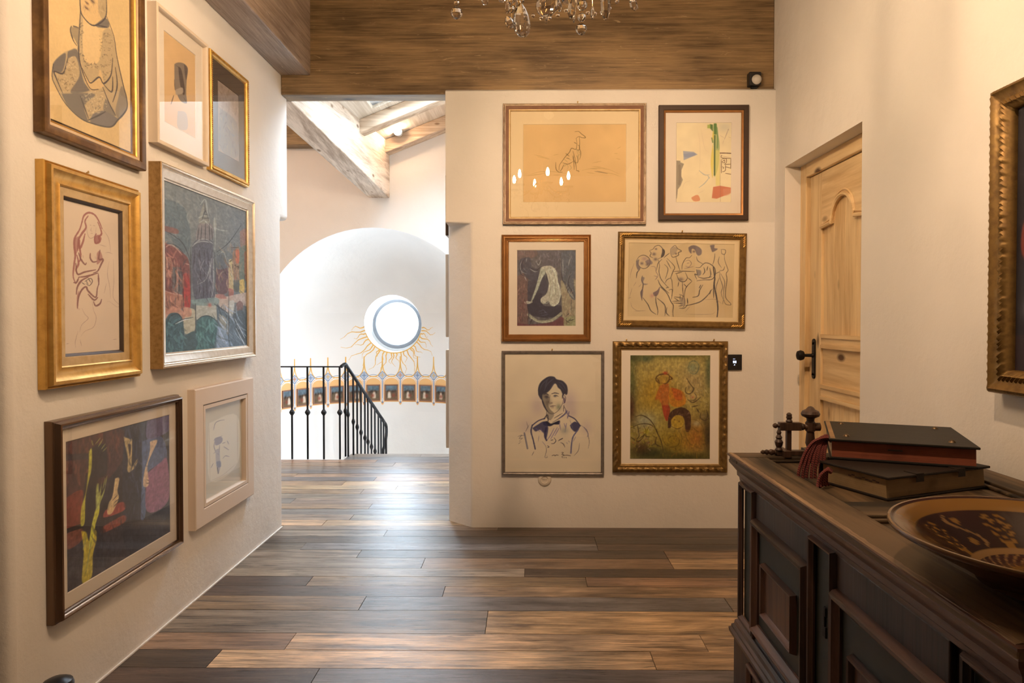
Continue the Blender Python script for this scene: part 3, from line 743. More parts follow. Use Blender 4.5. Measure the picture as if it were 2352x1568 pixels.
a.F('920,1320 1060,1290 1130,1300 1130,1470 930,1470',(140,128,80),.6).Q('970,1320 960,1370 1010,1380 1050,1330;980,1400 1030,1410;1030,1380 1110,1345',11,(38,30,30),.9).Q('300,1400 340,1350 300,1440;250,1100 280,1230 260,1380',18,(40,32,36),.8)
a.T(.16,5,5).T(.10,2.2,9)
ART_back = a

# --- group of figures in charcoal
a = Art([(118,80),(2230,112),(2205,1540),(95,1510)], 310, 215, (198,152,98), (212,170,132)); a.T(.04,40,40).B(400,900,400,500,(192,150,104),.4).B(2000,1200,300,400,(178,130,76),.4)
k = (64,48,40)
a.Q('260,440 320,350 420,320 520,380 540,480 480,560 400,580 330,540 290,470;530,230 600,200 640,150 720,130 790,190 830,260 790,350 700,390;530,240 560,280 540,340 600,370;960,190 1040,130 1090,190 1170,240 1110,270 1110,320 1000,360 960,300 950,200;930,280 850,340 820,370;1060,360 1090,470 1140,620;1380,320 1330,370 1260,380 1190,500 1180,600;1470,350 1500,430 1600,490;1840,290 1830,400 1800,500;2030,300 2040,420 2090,560 2105,620 2070,680 2085,800 2060,1000 2065,1150 2160,1260 2150,1290 2060,1270 2020,1190 2000,1270',13,k,.9)
a.Q('1930,350 1910,460 1970,560;1960,210 2050,220 2040,300 1980,290 1970,210;1940,640 1945,760 2000,930 1970,1050 2010,1180;1960,680 2040,840 2020,1000 2020,1180;1930,760 1880,900 1880,1000;1940,620 2010,610 2040,540;1860,680 1940,640',12,k,.85)
a.Q('330,600 280,660 265,760;390,720 370,800 400,870 390,980 360,1050 380,1200;400,1150 500,1280 560,1400 660,1470;660,1080 660,1220 700,1400 690,1480;690,1160 830,1280 850,1400 840,1500;750,940 880,1060 960,1220 1010,1300 1000,1420 1010,1530;880,1340 870,1440 930,1500;700,800 760,920 920,1060',17,k,.95)
a.Q('700,400 730,520 720,640 760,780 860,900 920,960;780,400 700,480 670,620;880,380 1030,540 1000,640 960,760 980,820 1000,1020;830,500 900,590 850,780;960,760 880,800 850,860;920,1000 990,995 970,1180;860,960 910,940;870,420 960,580',13,k,.9)
a.Q('1010,640 1150,632 1430,640;1050,680 1180,650;1070,680 1110,780 1160,830 1240,830 1290,760 1250,660;1120,840 1100,930;1190,840 1200,1000 1215,1130;1230,1130 1260,960 1380,830;1300,760 1380,820;1220,880 1280,940',14,k,.9)
a.Q('1460,560 1540,560 1590,510 1660,470 1760,500 1840,580 1850,700 1780,790 1620,800 1480,820;1470,600 1490,700 1440,690 1480,790;1500,740 1620,770 1780,740;1620,560 1640,640 1600,700;1700,540 1680,620;1740,570 1760,700 1720,760',16,k,.95)
a.Q('1810,560 1840,760 1830,900 1880,1150 1905,1350 1890,1520',30,k,.95,.3).Q('1600,900 1540,1000 1510,1110 1400,1140;1560,900 1530,960;1790,980 1680,1120 1540,1230 1330,1290 1260,1300;1290,1160 1300,1260;1760,1000 1740,1080;1815,900 1820,1150',20,k,.85)
a.Q('1030,1130 1180,1150;1030,1150 1130,1220;990,1220 1160,1210;1010,1250 1200,1260;1130,1080 1220,1130 1240,1280 1200,1340;1110,1250 1180,1270;1120,1310 1200,1300;1130,1350 1230,1350 1300,1280;1150,1100 1140,1180;1200,1120 1180,1220',14,k,.8)
a.Q('1240,440 1320,420 1370,480 1320,550 1250,530;1230,580 1330,560 1410,540;1280,480 1330,470;560,540 640,550 660,640 700,720 640,800;620,720 680,740 660,790',12,(120,86,72),.8).Q('220,480 160,640 140,760;260,840 210,920;180,960 120,1160;110,1160 160,1140;150,1230 180,1330 280,1400 360,1405;1640,1190 1850,1180 1990,1270;1270,1470 1750,1470 1850,1420;1350,1310 1250,1420;230,1410 460,1400;310,940 370,880',8,(130,90,66),.8)
a.F('1310,170 1380,130 1480,140 1570,210 1570,300 1510,330 1470,290 1440,220 1380,200 1370,290 1320,240',(96,74,68),.8).F('1740,130 1830,120 1830,180 1900,200 1800,260 1770,220',(92,70,64),.8).F('780,190 835,230 820,330 760,360 780,260',k,.85).F('260,440 320,400 310,500 350,570 300,610 260,520',(100,78,70),.75).F('440,440 520,400 590,460 560,500 470,480',(110,84,78),.7).F('950,200 1000,150 1090,190 1080,240 1000,320 960,280',(140,108,82),.55)
a.F('1480,600 1560,620 1560,700 1490,720',(104,84,72),.7).F('600,1050 690,1000 740,930 720,1040 680,1110 620,1110',(96,68,64),.8).F('1140,1150 1240,1160 1240,1300 1160,1290',(130,100,76),.55).F('350,1030 400,970 380,1180 350,1090',(96,72,66),.8).F('370,740 430,760 400,860 500,880 420,900 370,840',(110,86,76),.7)
for x,y,r in ((375,480,36),(490,500,40),(650,400,40),(1420,250,30),(660,200,24),(1060,290,24),(620,300,40)): a.B(x,y,r,r*.8,(88,64,58),.75)
a.B(430,390,60,40,(150,104,92),.6).B(580,1110,40,40,(180,104,86),.6).B(1160,790,60,40,(84,62,58),.6)
ART_group = a

# --- ink portrait of a young man with bow tie
a = Art(rectq(52,66,1205,1497), 250, 310, (208,168,124), (206,166,130)); a.T(.03,50,50)
wsh = (176,138,118)
a.B(440,700,90,130,wsh,.6).B(830,650,90,150,wsh,.7).B(310,930,110,110,wsh,.45).B(1030,950,70,100,wsh,.45).B(860,780,60,60,wsh,.5)
a.F('500,560 520,500 640,440 690,500 735,580 720,680 660,760 610,785 560,750 520,660',(204,166,120),.9)
a.F('490,540 545,530 580,580 570,680 600,740 640,780 590,790 545,750 505,660',(118,94,70),.75).B(570,650,40,60,(92,72,56),.6).B(695,705,32,40,(120,108,76),.75).B(545,570,40,26,(86,68,58),.6)
a.F('452,560 448,490 470,420 520,370 580,338 640,342 672,372 740,390 790,440 803,500 795,555 770,545 748,560 718,500 685,470 665,430 640,430 600,490 560,530 520,545 500,560 498,610 480,610',(52,42,46),.97)
a.Q('470,500 500,430 580,360;520,520 560,430 640,360;600,480 640,410;690,400 740,430 780,500;700,440 750,500;560,380 530,460',10,(96,84,86),.55).Q('455,540 490,600 520,690 560,760;745,550 740,600;790,500 780,560',16,(54,44,46),.9)
a.Q('515,556 545,545 575,560;610,548 650,536 697,546',11,INK,.95).Q('525,585 550,578 578,592;635,572 662,566 692,577',9,INK,.9).B(652,573,18,13,(60,50,52),.9).B(550,590,18,14,(60,48,48),.9).Q('592,560 584,620 578,655 620,662;600,655 625,655',7,(96,70,60),.9).Q('590,700 622,690 662,692;600,706 640,702',8,(92,62,58),.9).Q('605,722 640,716',5,(120,84,70),.7).Q('500,610 530,690 560,750 602,788 650,778 700,735 745,650 752,560',7,INK,.6).Q('755,560 778,590 768,650 748,662;752,590 762,620',9,INK,.8).S('760,600 765,650',16,(84,56,72),.8)
a.Q('550,760 552,830 600,860;755,690 782,760 720,830 620,890;760,680 752,760;640,840 740,780',8,INK,.8).F('560,770 640,790 600,860 550,830',(120,96,74),.6).Q('800,750 770,790 690,850;820,760 800,840;780,740 800,790',18,(92,74,92),.7)
a.F('505,885 560,875 600,905 655,885 707,868 700,912 640,916 595,935 520,925',(40,34,42),.97).S('520,850 560,800 570,870',14,INK,.7)
ct = (54,46,62)
a.S('530,842 450,872 385,922',14,ct,.85).S('380,922 365,1000 390,1100 415,1212',16,ct,.85,rough=.5).F('380,960 440,920 520,880 570,950 545,1090 515,1020 470,980 420,1000',ct,.85).S('545,960 530,1050 550,1105',22,(50,42,60),.85).S('820,812 890,850 955,932',14,ct,.85).F('830,925 890,880 952,932 900,1002 850,970',ct,.9).S('930,975 870,1060 850,1150 842,1262',15,(84,74,92),.85,rough=.5)
a.Q('960,922 1030,980 1052,1060 1062,1130 1050,1205;340,920 300,1000;945,1140 930,1230 880,1290;400,1240 375,1290;540,1170 548,1230 530,1310',6,INK,.75).S('285,1020 305,1120 322,1205',20,(92,80,84),.7).S('1000,950 1045,1020 1040,1060',10,(96,80,92),.6)
a.Q('205,1060 255,1042 222,1085 262,1080 225,1115 250,1125;210,1150 240,1130;310,880 330,960;300,1040 210,1060;550,1290 560,1310 535,1315 530,1295',5,INK,.7)
a.Q('640,960 600,1040 560,1100;680,950 640,1020 600,1090;700,960 650,1050;480,960 500,1010;420,960 470,1000;760,900 780,960;790,900 770,1010;700,880 720,980',13,(104,80,108),.55).B(765,990,50,45,(150,130,104),.7).Q('640,1075 662,1110 640,1142 608,1146;690,1112 742,1083 700,1100;720,1132 752,1150 770,1188;600,1105 630,1100;560,1170 580,1185 560,1195',9,INK,.9).Q('790,1130 800,1150;810,1110 830,1130;830,860 870,980;900,1060 870,1120;460,1050 450,1120;500,1120 545,1180',7,(110,88,96),.7)
a.Q('615,1292 640,1282 652,1292 668,1282 692,1286;730,1250 752,1254 735,1275 760,1280 735,1300;760,1290 790,1284 838,1292;735,1310 745,1315;760,1308 762,1318;782,1308 786,1318',7,(60,44,34),.95,.2)
ART_portrait = a

# --- red and ochre figure painting
a = Art(rectq(50,92,1110,1472), 220, 280, (132,100,42), (200,160,124)); a.T(.14,14,14)
a.B(580,280,420,240,(150,116,56),.8).B(900,450,220,260,(150,110,62),.7).B(420,640,260,280,(150,98,18),.85).B(440,900,180,300,(136,104,40),.6).B(250,960,170,120,(130,112,80),.8).B(640,1250,260,180,(120,82,12),.8).B(930,1180,180,220,(130,66,18),.8)
dk = (40,38,16)
for x,y,rx,ry,c in ((80,120,120,90,dk),(70,500,70,400,(70,62,28)),(60,800,60,200,(60,26,14)),(1090,300,60,300,(70,66,36)),(1090,1150,80,320,(44,30,14)),(300,1400,300,110,(36,34,16)),(800,1450,420,70,(46,38,10)),(200,1330,120,90,(60,34,14)),(600,100,500,40,(78,66,26)),(250,140,110,50,(56,58,34))): a.B(x,y,rx,ry,c,.85)
a.F('405,460 420,400 500,330 600,360 610,420 570,480 520,560 470,720 410,680 440,560',(140,90,24),.5)
a.F('440,500 560,480 560,800 570,900 540,970 500,900 470,760 430,680 380,680',(150,66,22),.75).F('590,520 740,570 790,680 760,760 640,780 570,720 560,600',(160,84,16),.8).F('600,520 720,570 740,680 650,680 610,580',(150,58,20),.7).F('470,760 560,760 580,830 540,965 500,900',(134,40,20),.8)
a.B(880,260,80,80,(104,100,66),.75).Q('820,260 840,190 900,170 950,210 955,270 920,335 860,335 825,290',10,(76,78,54),.8)
a.Q('440,470 395,430 400,380 450,350 540,345 600,400;410,400 440,460;470,460 520,470 560,430 570,360;570,370 605,405 560,420',20,(70,40,16),.75).B(515,330,36,22,(150,44,24),.85).B(480,440,40,34,(166,112,36),.7)
a.F('550,1060 560,900 620,820 720,785 800,810 855,900 845,1080 790,1100 770,960 740,900 660,890 600,960 590,1050',(58,30,16),.93).D('570,830 840,810 850,930 570,930',[(110,70,46),(50,24,14),(84,50,34)],40,40,10,20,1.2,.7).F('590,960 650,895 740,905 765,970 740,1050 680,1065 610,1030',(152,106,28),.9).B(640,950,14,10,(70,40,14),.7).B(700,970,14,10,(70,40,14),.7).Q('600,1040 680,1070 750,1040',9,(60,30,12),.8)
a.Q('800,400 840,470 890,540 850,600 800,600 780,560 790,520;810,680 880,720 950,680 980,650;900,600 930,640 900,690 840,690;870,780 945,760;930,800 970,860;990,850 980,920 1040,960 1090,930;1060,820 1080,900 1040,960',17,(60,40,22),.75).B(870,650,60,40,(150,104,56),.8).B(878,652,14,10,(150,60,40),.8).B(1025,900,40,40,(110,80,44),.7)
a.Q('130,910 200,890 300,940 370,1030 420,1150;60,1060 180,1010 300,1010 380,1060 420,1140 470,1260 490,1360;150,1030 170,1160 130,1220;230,1030 260,1120 180,1200;300,1040 260,1160 330,1180;60,1180 160,1240 240,1160;400,1180 390,1270 460,1310',14,(50,32,16),.75).D('60,1040 380,1040 400,1350 100,1350',[(140,110,30),(110,50,20),(60,40,20),(120,90,60)],60,60,14,60,1.2,.55).B(270,1110,40,40,(150,120,26),.8)
a.Q('480,1160 500,1250 560,1300 650,1310 700,1260 680,1180 590,1170 560,1230 620,1270;760,1100 830,1250 900,1300 1000,1340;860,950 940,960 1010,1040 1030,1150;700,1110 740,1180 720,1300;520,1330 620,1320 680,1360;880,1050 960,1120',11,(84,56,16),.7).B(930,1000,60,40,(140,112,70),.8)
a.D('60,100 1110,100 1110,700 60,700',[(166,130,70),(120,92,40),(150,110,50),(176,144,90)],160,70,8,80,.5,.35).D('820,380 1100,380 1100,800 820,800',[(170,140,96),(110,86,46),(84,70,40)],60,60,9,70,.6,.45).D('480,1080 1050,1080 1050,1440 480,1440',[(136,96,20),(110,72,14),(150,90,24)],90,90,12,85,.4,.4)
a.T(.16,5,5).T(.10,2.2,9)
ART_ochre = a

# --- seated girl with lace, chalk on tan paper
a = Art([(43.9,-1027.8),(983,-226.2),(1002.2,1709.8),(72,1317)], 200, 440, (222,174,104), (232,196,150)); a.T(.03,30,60)
c1 = (104,92,76)
a.F('440,-120 720,-60 730,260 600,345 500,300 440,180',(216,166,98),.9).F('640,-40 722,0 730,250 690,290 640,180',(170,138,90),.7).F('600,345 720,270 760,370 640,370',c1,.85)
a.F('440,200 470,300 470,640 520,740 640,740 680,560 690,420 760,380 810,480 860,760 950,1100 955,1240 860,1360 770,1430 560,1390 400,1300 240,1110 130,900 140,760 220,660 300,610 400,600 420,380',(176,142,94),.75)
a.F('470,330 640,380 650,620 620,750 520,740 470,640',(224,176,108),.95,).F('130,840 140,740 220,660 280,650 240,830 160,830',c1,.85).F('300,620 400,600 440,800 480,950 540,1040 330,1060 430,880 390,680 300,690',c1,.8).F('230,1070 600,1080 480,1200 520,1360 440,1330 300,1200',c1,.8).F('580,1290 700,1260 830,1330 860,1360 770,1430 560,1390',(112,100,86),.85).F('720,1130 800,1240 830,1320 700,1260',(120,104,82),.8).F('860,1130 900,1000 950,1120 950,1260 880,1350 830,1280',(128,110,86),.7)
a.F('430,690 520,920 620,930 660,820 700,960 690,1010 560,1040 490,940',(218,168,100),.85)
a.Q('430,-100 440,160 470,250 560,340 640,335 725,250 730,60;440,190 430,380 420,560 440,760 540,1010 640,1030;735,260 790,400 820,500 850,700 920,1000 955,1130 955,1250 860,1360 770,1435 560,1390 420,1320 270,1170 160,980 125,880 140,750;340,350 330,400 360,500 400,560;360,350 420,370;300,690 250,850 150,830 170,900 240,1060;460,800 520,920 560,960 650,900 700,970 780,880 800,700;690,1010 760,1180 830,1310;700,980 790,1060 800,900;520,1360 640,1310 720,1270;440,1100 530,1340;830,800 850,1000 800,1170;640,350 740,370',16,(74,64,56),.9)
a.F('340,360 420,375 420,560 380,500 340,430',(134,112,80),.7)
lace = '420,420 690,420 800,460 800,820 690,940 660,820 680,560 640,760 520,780 430,620'
a.D('650,400 800,450 800,820 720,960 660,820',[(118,96,66),(200,160,104),(96,80,60)],110,22,8,60,1.5,.7).D('430,300 470,320 470,640 520,740 640,740 640,800 500,800 430,640',[(104,86,62),(206,164,104),(96,80,60)],70,24,9,60,1.5,.8).D('300,680 390,680 430,880 300,1050 170,880 250,850',[(216,176,116),(122,98,66),(216,176,116)],120,26,9,60,1.5,.75).D('440,1080 680,1040 740,1230 540,1340',[(216,180,122),(118,98,70),(214,176,116)],120,26,9,60,1.5,.75).D('600,-40 720,0 730,250 500,260 450,160',[(150,120,80),(196,156,98)],50,50,10,80,.4,.5)
a.B(575,90,30,26,(104,80,58),.8).B(515,110,22,18,(120,80,56),.7).B(510,160,34,18,(120,84,62),.7).Q('470,-10 500,20;550,70 600,110;490,90 535,120;490,150 530,180',9,(96,72,56),.8)
a.T(.025,3,4)
ART_girl = a

# --- hooded figure study
a = Art([(147,157.1),(428.9,380.7),(435.1,1126),(154.3,973)], 110, 250, (216,164,106), (230,196,160)); a.T(.02,30,30)
a.F('245,460 280,445 330,455 365,500 355,600 350,720 355,810 300,790 265,720 250,680 245,560',(124,104,84),.9).F('280,480 310,520 340,700 320,730 290,600',(72,58,50),.85).F('330,460 362,500 352,600 340,560',(88,72,64),.8).F('255,690 315,670 320,720 262,735',(170,142,112),.9).Q('260,470 300,520 330,640;245,600 250,690;240,740 215,820;330,760 355,810;290,560 300,660',8,(90,72,60),.8)
a.F('275,880 350,900 360,1040 275,1030',(150,140,126),.45)
ART_hood = a

# --- landscape print with dark mat
a = Art(rectq(0,0,100,160), 90, 150, (150,126,108), (224,196,168)); a.T(.1,8,8)
a.D('0,0 100,0 100,60 0,60',[(120,98,84),(170,146,124)],50,14,3,20,1,.5).F('10,60 90,70 92,150 8,150',(120,112,104),.8).D('10,60 90,70 92,150 8,150',[(96,104,112),(150,128,100),(84,80,78)],50,16,4,70,.8,.6)
ART_print = a

# --- red chalk seated woman with drapery
a = Art([(86.9,33.1),(646.5,177.8),(659.4,1459),(103.9,1501.6)], 150, 360, (218,180,140), (222,188,152)); a.T(.02,40,60)
r1 = (146,76,66); r2 = (120,66,58)
a.Q('270,260 290,190 335,160 390,180 430,240 460,310;275,240 250,320 205,400 200,480 210,560 200,640 190,760 215,830;330,190 300,240 310,300 270,360 240,420 230,520;420,250 445,310 455,360 430,390 440,430 400,450 390,400 405,360;250,420 250,500 280,440 300,360;240,440 260,560 250,620;225,560 240,640 215,700 230,740',17,r1,.85)
a.F('390,380 430,370 455,410 410,452 388,430',r1,.75).F('205,400 250,390 240,500 205,560 198,470',r1,.6).F('412,540 440,520 465,590 430,640 410,640',r1,.6).F('225,940 245,900 235,1060 255,1068 225,1060',r1,.6)
a.Q('240,540 262,600 300,650 312,635;350,545 350,590 375,625 410,620;440,515 430,600 470,600 450,650 420,710 380,730;215,640 230,740 300,720 400,700;240,770 320,760 420,730;220,930 230,860 270,800 330,770;230,1060 240,960 270,890 310,860 330,900 400,960 415,880 430,830;380,1000 400,1040 440,1020 455,980;330,930 385,985 420,960;195,820 220,820 240,780;425,740 430,840',16,r2,.85)
a.Q('300,810 350,780 370,810 340,850 310,830;330,780 355,820;310,800 330,840;270,820 300,840',8,(80,60,54),.85)
a.Q('315,250 320,340 345,400 390,380 405,300;345,275 360,280;375,280 395,285;360,300 355,330 372,335;350,355 375,355;280,560 285,590;395,570 400,600;430,460 500,480;460,310 520,400 540,530;490,540 520,535 560,550;525,620 510,740 530,850 540,970;565,600 570,800 565,960 620,1030 600,1050 530,1000 510,1000;480,920 500,830;270,1060 300,1120 330,1160 270,1220 250,1290;365,980 380,1080 405,1150 380,1240 300,1280 262,1330;235,1280 210,1380 215,1440;255,1360 268,1420;150,1395 125,1400;560,1360 600,1355',4,(150,110,92),.85)
ART_redchalk = a

# --- domed church over a canal
a = Art([(123.8,26.7),(814.8,294.7),(822.7,1430.4),(137.3,1503.6)], 230, 440, (104,106,102), (216,186,158)); a.T(.12,16,24)
a.F('120,20 820,290 820,600 560,620 520,540 370,560 120,440',(116,114,108),.7).F('120,200 300,280 350,560 280,640 120,420',(86,96,98),.8)
a.D('120,30 820,290 820,600 130,560',[(140,136,126),(96,100,100),(120,116,110),(150,144,132),(84,92,96)],130,80,12,75,.4,.35)
a.F('410,420 440,390 500,400 530,440 525,530 400,540',(126,110,104),.9).F('360,590 400,540 520,545 530,620 540,900 545,1030 390,1030 360,760',(84,80,88),.92).F('420,350 460,240 495,350 500,400 420,400',(136,126,108),.9).F('530,420 545,350 560,420 550,480',(150,140,122),.8)
a.Q('365,590 420,540 480,535 530,570;380,570 440,550 520,560;420,400 460,380 520,440;410,360 470,330;430,250 470,210 490,350;540,440 600,460 650,465;540,360 550,520 545,620;410,900 480,850 520,690;520,700 500,870;530,640 535,900 520,1010',10,(176,168,154),.55).Q('415,440 405,540;440,420 432,540;470,400 468,540;500,410 505,540;520,440 528,540;440,380 470,300 495,380;455,330 485,330;445,360 500,360;465,240 468,330;350,600 350,1020;545,640 560,1040;120,450 280,560 350,720;560,640 660,560 760,420;130,560 250,600 345,740',8,(52,54,60),.7).Q('380,620 375,760;420,620 425,760;460,620 465,760;490,640 495,760;430,780 430,860;460,780 462,840;420,900 425,1010;450,900 455,1010;480,900 485,1010;510,880 512,1010',8,(58,52,62),.8)
a.F('120,560 180,580 280,640 340,740 345,1090 290,1090 280,980 130,960',(124,62,54),.9).F('200,760 275,780 280,970 200,960',(92,88,84),.9).F('285,820 335,830 345,1090 290,1080',(176,52,44),.95).F('130,680 190,690 190,840 135,820',(170,110,80),.8).F('130,960 280,990 285,1090 140,1140',(176,104,74),.85).F('125,420 240,450 240,490 125,460',(140,74,62),.7)
a.Q('140,600 200,580 280,660;130,950 200,975 280,990;210,960 280,1000;300,730 335,740;200,720 200,960;240,730 240,960;160,700 170,830;215,700 215,760',10,(206,150,118),.6).Q('200,780 200,950;225,780 228,950;255,790 258,960;140,560 145,950;285,820 290,1080',8,(60,48,48),.75)
a.F('560,760 650,760 650,960 560,960',(98,66,70),.9).F('560,660 620,650 650,760 560,770',(92,94,96),.9).F('660,700 690,720 700,950 660,950',(196,160,96),.9).F('690,640 745,600 750,860 700,850',(150,104,70),.85).F('715,620 745,620 745,720 718,720',(196,92,56),.9).F('750,470 805,450 812,600 760,600',(150,104,86),.9).F('750,600 815,600 818,860 750,850',(104,112,92),.9).F('745,870 785,865 785,970 745,960',(204,160,72),.95).F('700,870 745,870 740,960 700,950',(84,84,72),.9).F('785,640 815,640 815,850 790,850',(150,84,58),.8).F('655,930 700,950 690,1020 660,1010',(166,92,76),.9)
a.Q('680,600 740,600;600,750 645,830;690,740 745,760;660,720 690,700;690,740 690,780;715,740 718,780;735,750 736,780',9,(60,48,44),.7).Q('575,660 620,640 650,760;660,700 700,900',9,(170,160,146),.6)
a.F('550,980 640,1000 820,970 820,1080 700,1050 690,1160 620,1110 545,1060',(190,158,134),.9).F('560,980 620,985 640,1020 560,1010',(170,100,84),.8).F('660,1040 705,1040 690,1160 660,1150',(186,176,154),.9).F('720,1060 750,1035 775,1060 770,1115 725,1110',(124,86,76),.9).F('395,1060 540,1060 560,1120 560,1200 540,1190 400,1190',(176,166,142),.92).F('350,1030 560,1010 560,1070 380,1070',(120,138,130),.85).F('290,1090 350,1095 390,1130 380,1280 300,1300 290,1200',(182,166,132),.9).F('285,1080 350,1100 350,1160 290,1160',(190,120,92),.8).F('140,1140 220,1070 290,1130 300,1200 240,1170 150,1190',(186,120,92),.85).B(505,1070,18,18,(190,84,64),.85)
wat = (60,86,92)
a.F('140,1200 180,1140 250,1140 285,1200 300,1340 310,1480 140,1500',wat,.95).F('395,1240 420,1180 490,1155 560,1200 570,1300 560,1450 390,1470',(62,98,96),.95).F('300,1320 390,1290 390,1470 300,1490',(66,88,90),.95).F('560,1060 660,1150 820,1300 822,1430 560,1450 570,1250',(84,100,108),.9).F('690,1160 760,1110 820,1200 815,1400 740,1320 680,1200',(70,82,86),.85).F('580,1140 660,1200 650,1320 590,1230',(168,150,124),.7).F('570,1240 640,1290 660,1420 560,1430',(120,136,152),.8)
a.D('140,1180 300,1180 310,1490 140,1490',[(84,120,126),(44,66,74),(96,134,130)],60,80,14,80,.6,.5).D('400,1190 560,1190 560,1450 390,1460',[(96,140,130),(50,84,84),(110,150,146)],60,80,14,85,.4,.5).D('570,1080 815,1120 815,1430 570,1440',[(150,164,176),(60,70,76),(176,180,184),(100,116,126)],70,130,13,55,.3,.6).D('370,600 540,600 540,1020 390,1020',[(110,104,112),(64,60,70),(150,140,140)],60,90,10,85,.3,.5).D('130,560 340,720 340,1080 130,1080',[(150,80,64),(90,50,48),(196,120,88),(70,62,66)],70,80,13,80,.4,.55).D('560,640 815,480 815,960 560,960',[(120,112,90),(84,84,80),(170,130,90),(150,90,66)],70,80,12,80,.4,.5)
a.Q('220,1225 280,1190 370,1170;180,1160 240,1140 280,1180;400,1200 440,1165 500,1160 560,1200;700,1130 800,1390;690,1150 780,1400;540,1060 660,1140;570,1060 590,1130;140,1140 140,1500;390,1060 390,1300;660,960 660,1380',8,(52,56,62),.75).Q('225,1225 300,1190 340,1185;710,1180 790,1340;720,1260 790,1400;590,1150 640,1220',9,(206,200,186),.7)
a.T(.12,5,5)
g_ = a.c.mean(2,keepdims=True); a.c = (g_+(a.c-g_)*.78)*1.0
ART_church = a

# --- arms and hands in a dark room
a = Art([(74.4,306.1),(921,80.3),(929.6,1036.1),(88.8,1535.3)], 250, 300, (46,36,34), (168,136,108)); a.T(.2,12,18)
a.F('70,300 520,190 560,400 430,600 260,700 80,760',(66,40,34),.9).D('80,310 540,180 540,400 80,700',[(84,44,32),(50,34,32),(96,54,38)],90,110,16,88,.1,.6)
a.F('80,760 220,700 210,970 82,1030',(106,44,30),.85).F('82,1050 210,1010 215,1100 90,1180',(100,50,34),.85).S('82,1030 200,990 290,965',34,(24,20,20),.9).S('80,430 250,420',46,(48,38,36),.8)
a.F('560,160 740,120 720,520 720,920 560,960 540,600',(44,40,42),.9).F('700,300 860,260 900,460 740,560 730,880 690,930 700,560',(72,74,88),.85).F('740,560 850,470 905,450 915,780 740,870',(122,66,74),.9).F('745,120 920,85 920,210 745,280',(84,66,80),.8).F('400,860 540,790 555,860 390,920',(140,54,40),.85).F('370,1000 550,900 555,960 370,1050',(120,52,36),.85).F('720,940 920,840 925,1030 600,1200 560,960',(36,30,30),.9)
a.F('260,400 290,350 400,330 410,560 290,600 260,540',(40,34,32),.9).F('240,560 340,560 320,960 210,980',(40,32,30),.85).F('310,1000 380,960 370,1350 300,1380',(36,30,30),.8)
yl = (150,128,42)
a.F('268,380 290,360 288,520 262,640 240,760 232,960 200,980 205,840 240,720 262,540',yl,.95).F('205,1030 245,1040 270,1110 320,1020 330,1100 300,1220 290,1400 212,1450 225,1200',(156,124,36),.95).F('290,980 320,860 350,820 350,880 320,980 300,1130 270,1180 270,1110',(168,146,46),.95).F('325,860 325,700 345,640 350,720 370,640 375,600 365,740 395,680 420,580 390,720 360,800 350,850',(150,138,66),.85)
a.Q('300,330 290,290;320,320 345,290 360,270;345,340 380,280;370,360 400,320;380,380 410,350;335,640 330,700;400,600 380,690;415,580 400,650;290,1100 240,1380;250,1060 220,1180',10,(120,106,48),.8)
sk = (178,136,86)
a.F('550,258 600,280 620,300 615,520 625,500 665,440 650,500 600,550 580,530 585,440 560,320',(160,124,76),.9).F('585,320 610,330 600,420',(50,40,40),.9).F('765,300 826,290 780,400 745,500 755,640 730,672 708,650 720,540 760,400',(176,132,92),.92).F('480,600 515,600 500,700 510,760 470,860 440,895 415,880 430,800 460,740',sk,.93).Q('500,735 460,780;515,765 470,800;500,800 470,830;740,610 760,620;735,640 760,640;640,490 670,440;630,480 650,450',7,(60,40,30),.85)
a.D('560,140 740,120 720,900 560,940',[(56,52,56),(36,32,34),(66,64,72)],60,90,16,80,.3,.5).D('300,1000 920,850 925,1030 320,1380',[(44,38,38),(28,24,24)],60,100,14,75,.3,.5)
a.T(.16,5,5).T(.10,2.2,9)
ART_arms = a

# --- small ink study on white
a = Art([(127.8,243.8),(683.7,99.7),(691.4,1192.2),(138.1,1516.4)], 120, 270, (186,178,166), (196,176,160)); a.T(.02,30,30)
a.F('225,480 560,390 570,940 240,1170',(206,198,186),.9).Q('225,480 240,1170;560,390 565,930;240,1170 400,1090 560,950',6,(140,126,116),.5)
a.Q('280,560 300,480 350,450 410,440;285,690 300,660 340,650 380,630;290,700 285,760 300,820 280,840;380,720 420,710;350,740 345,840;440,690 460,730;390,900 420,870 465,880;320,840 350,860;250,1010 275,960;400,760 460,800',8,(96,96,120),.7).F('290,670 350,640 385,660 380,700 350,730 300,740',(112,112,136),.75).F('300,800 345,790 355,900 360,990 335,1080 310,960',(130,132,150),.6).F('312,940 360,935 365,1000 320,1000',(96,108,140),.75).S('325,1010 335,1080',12,(80,84,100),.8)
ART_ink = a

# --- old dark painting with a figure in a red robe
a = Art(rectq(1325,60,1500,1240), 170, 240, (30,22,20), (222,184,142)); a.T(.25,20,20)
a.F('1360,500 1380,440 1410,470 1440,520 1440,720 1400,760 1400,800 1380,740 1335,740 1335,560',(112,40,24),.9).B(1410,410,26,32,(120,70,44),.85).S('1385,740 1385,790',12,(140,84,60),.8).B(1345,960,12,60,(130,116,100),.8).B(1345,850,14,80,(48,50,42),.7).F('1325,1080 1500,1060 1500,1240 1325,1240',(44,26,22),.8).B(1460,480,30,200,(86,40,30),.5)
ART_dark = a
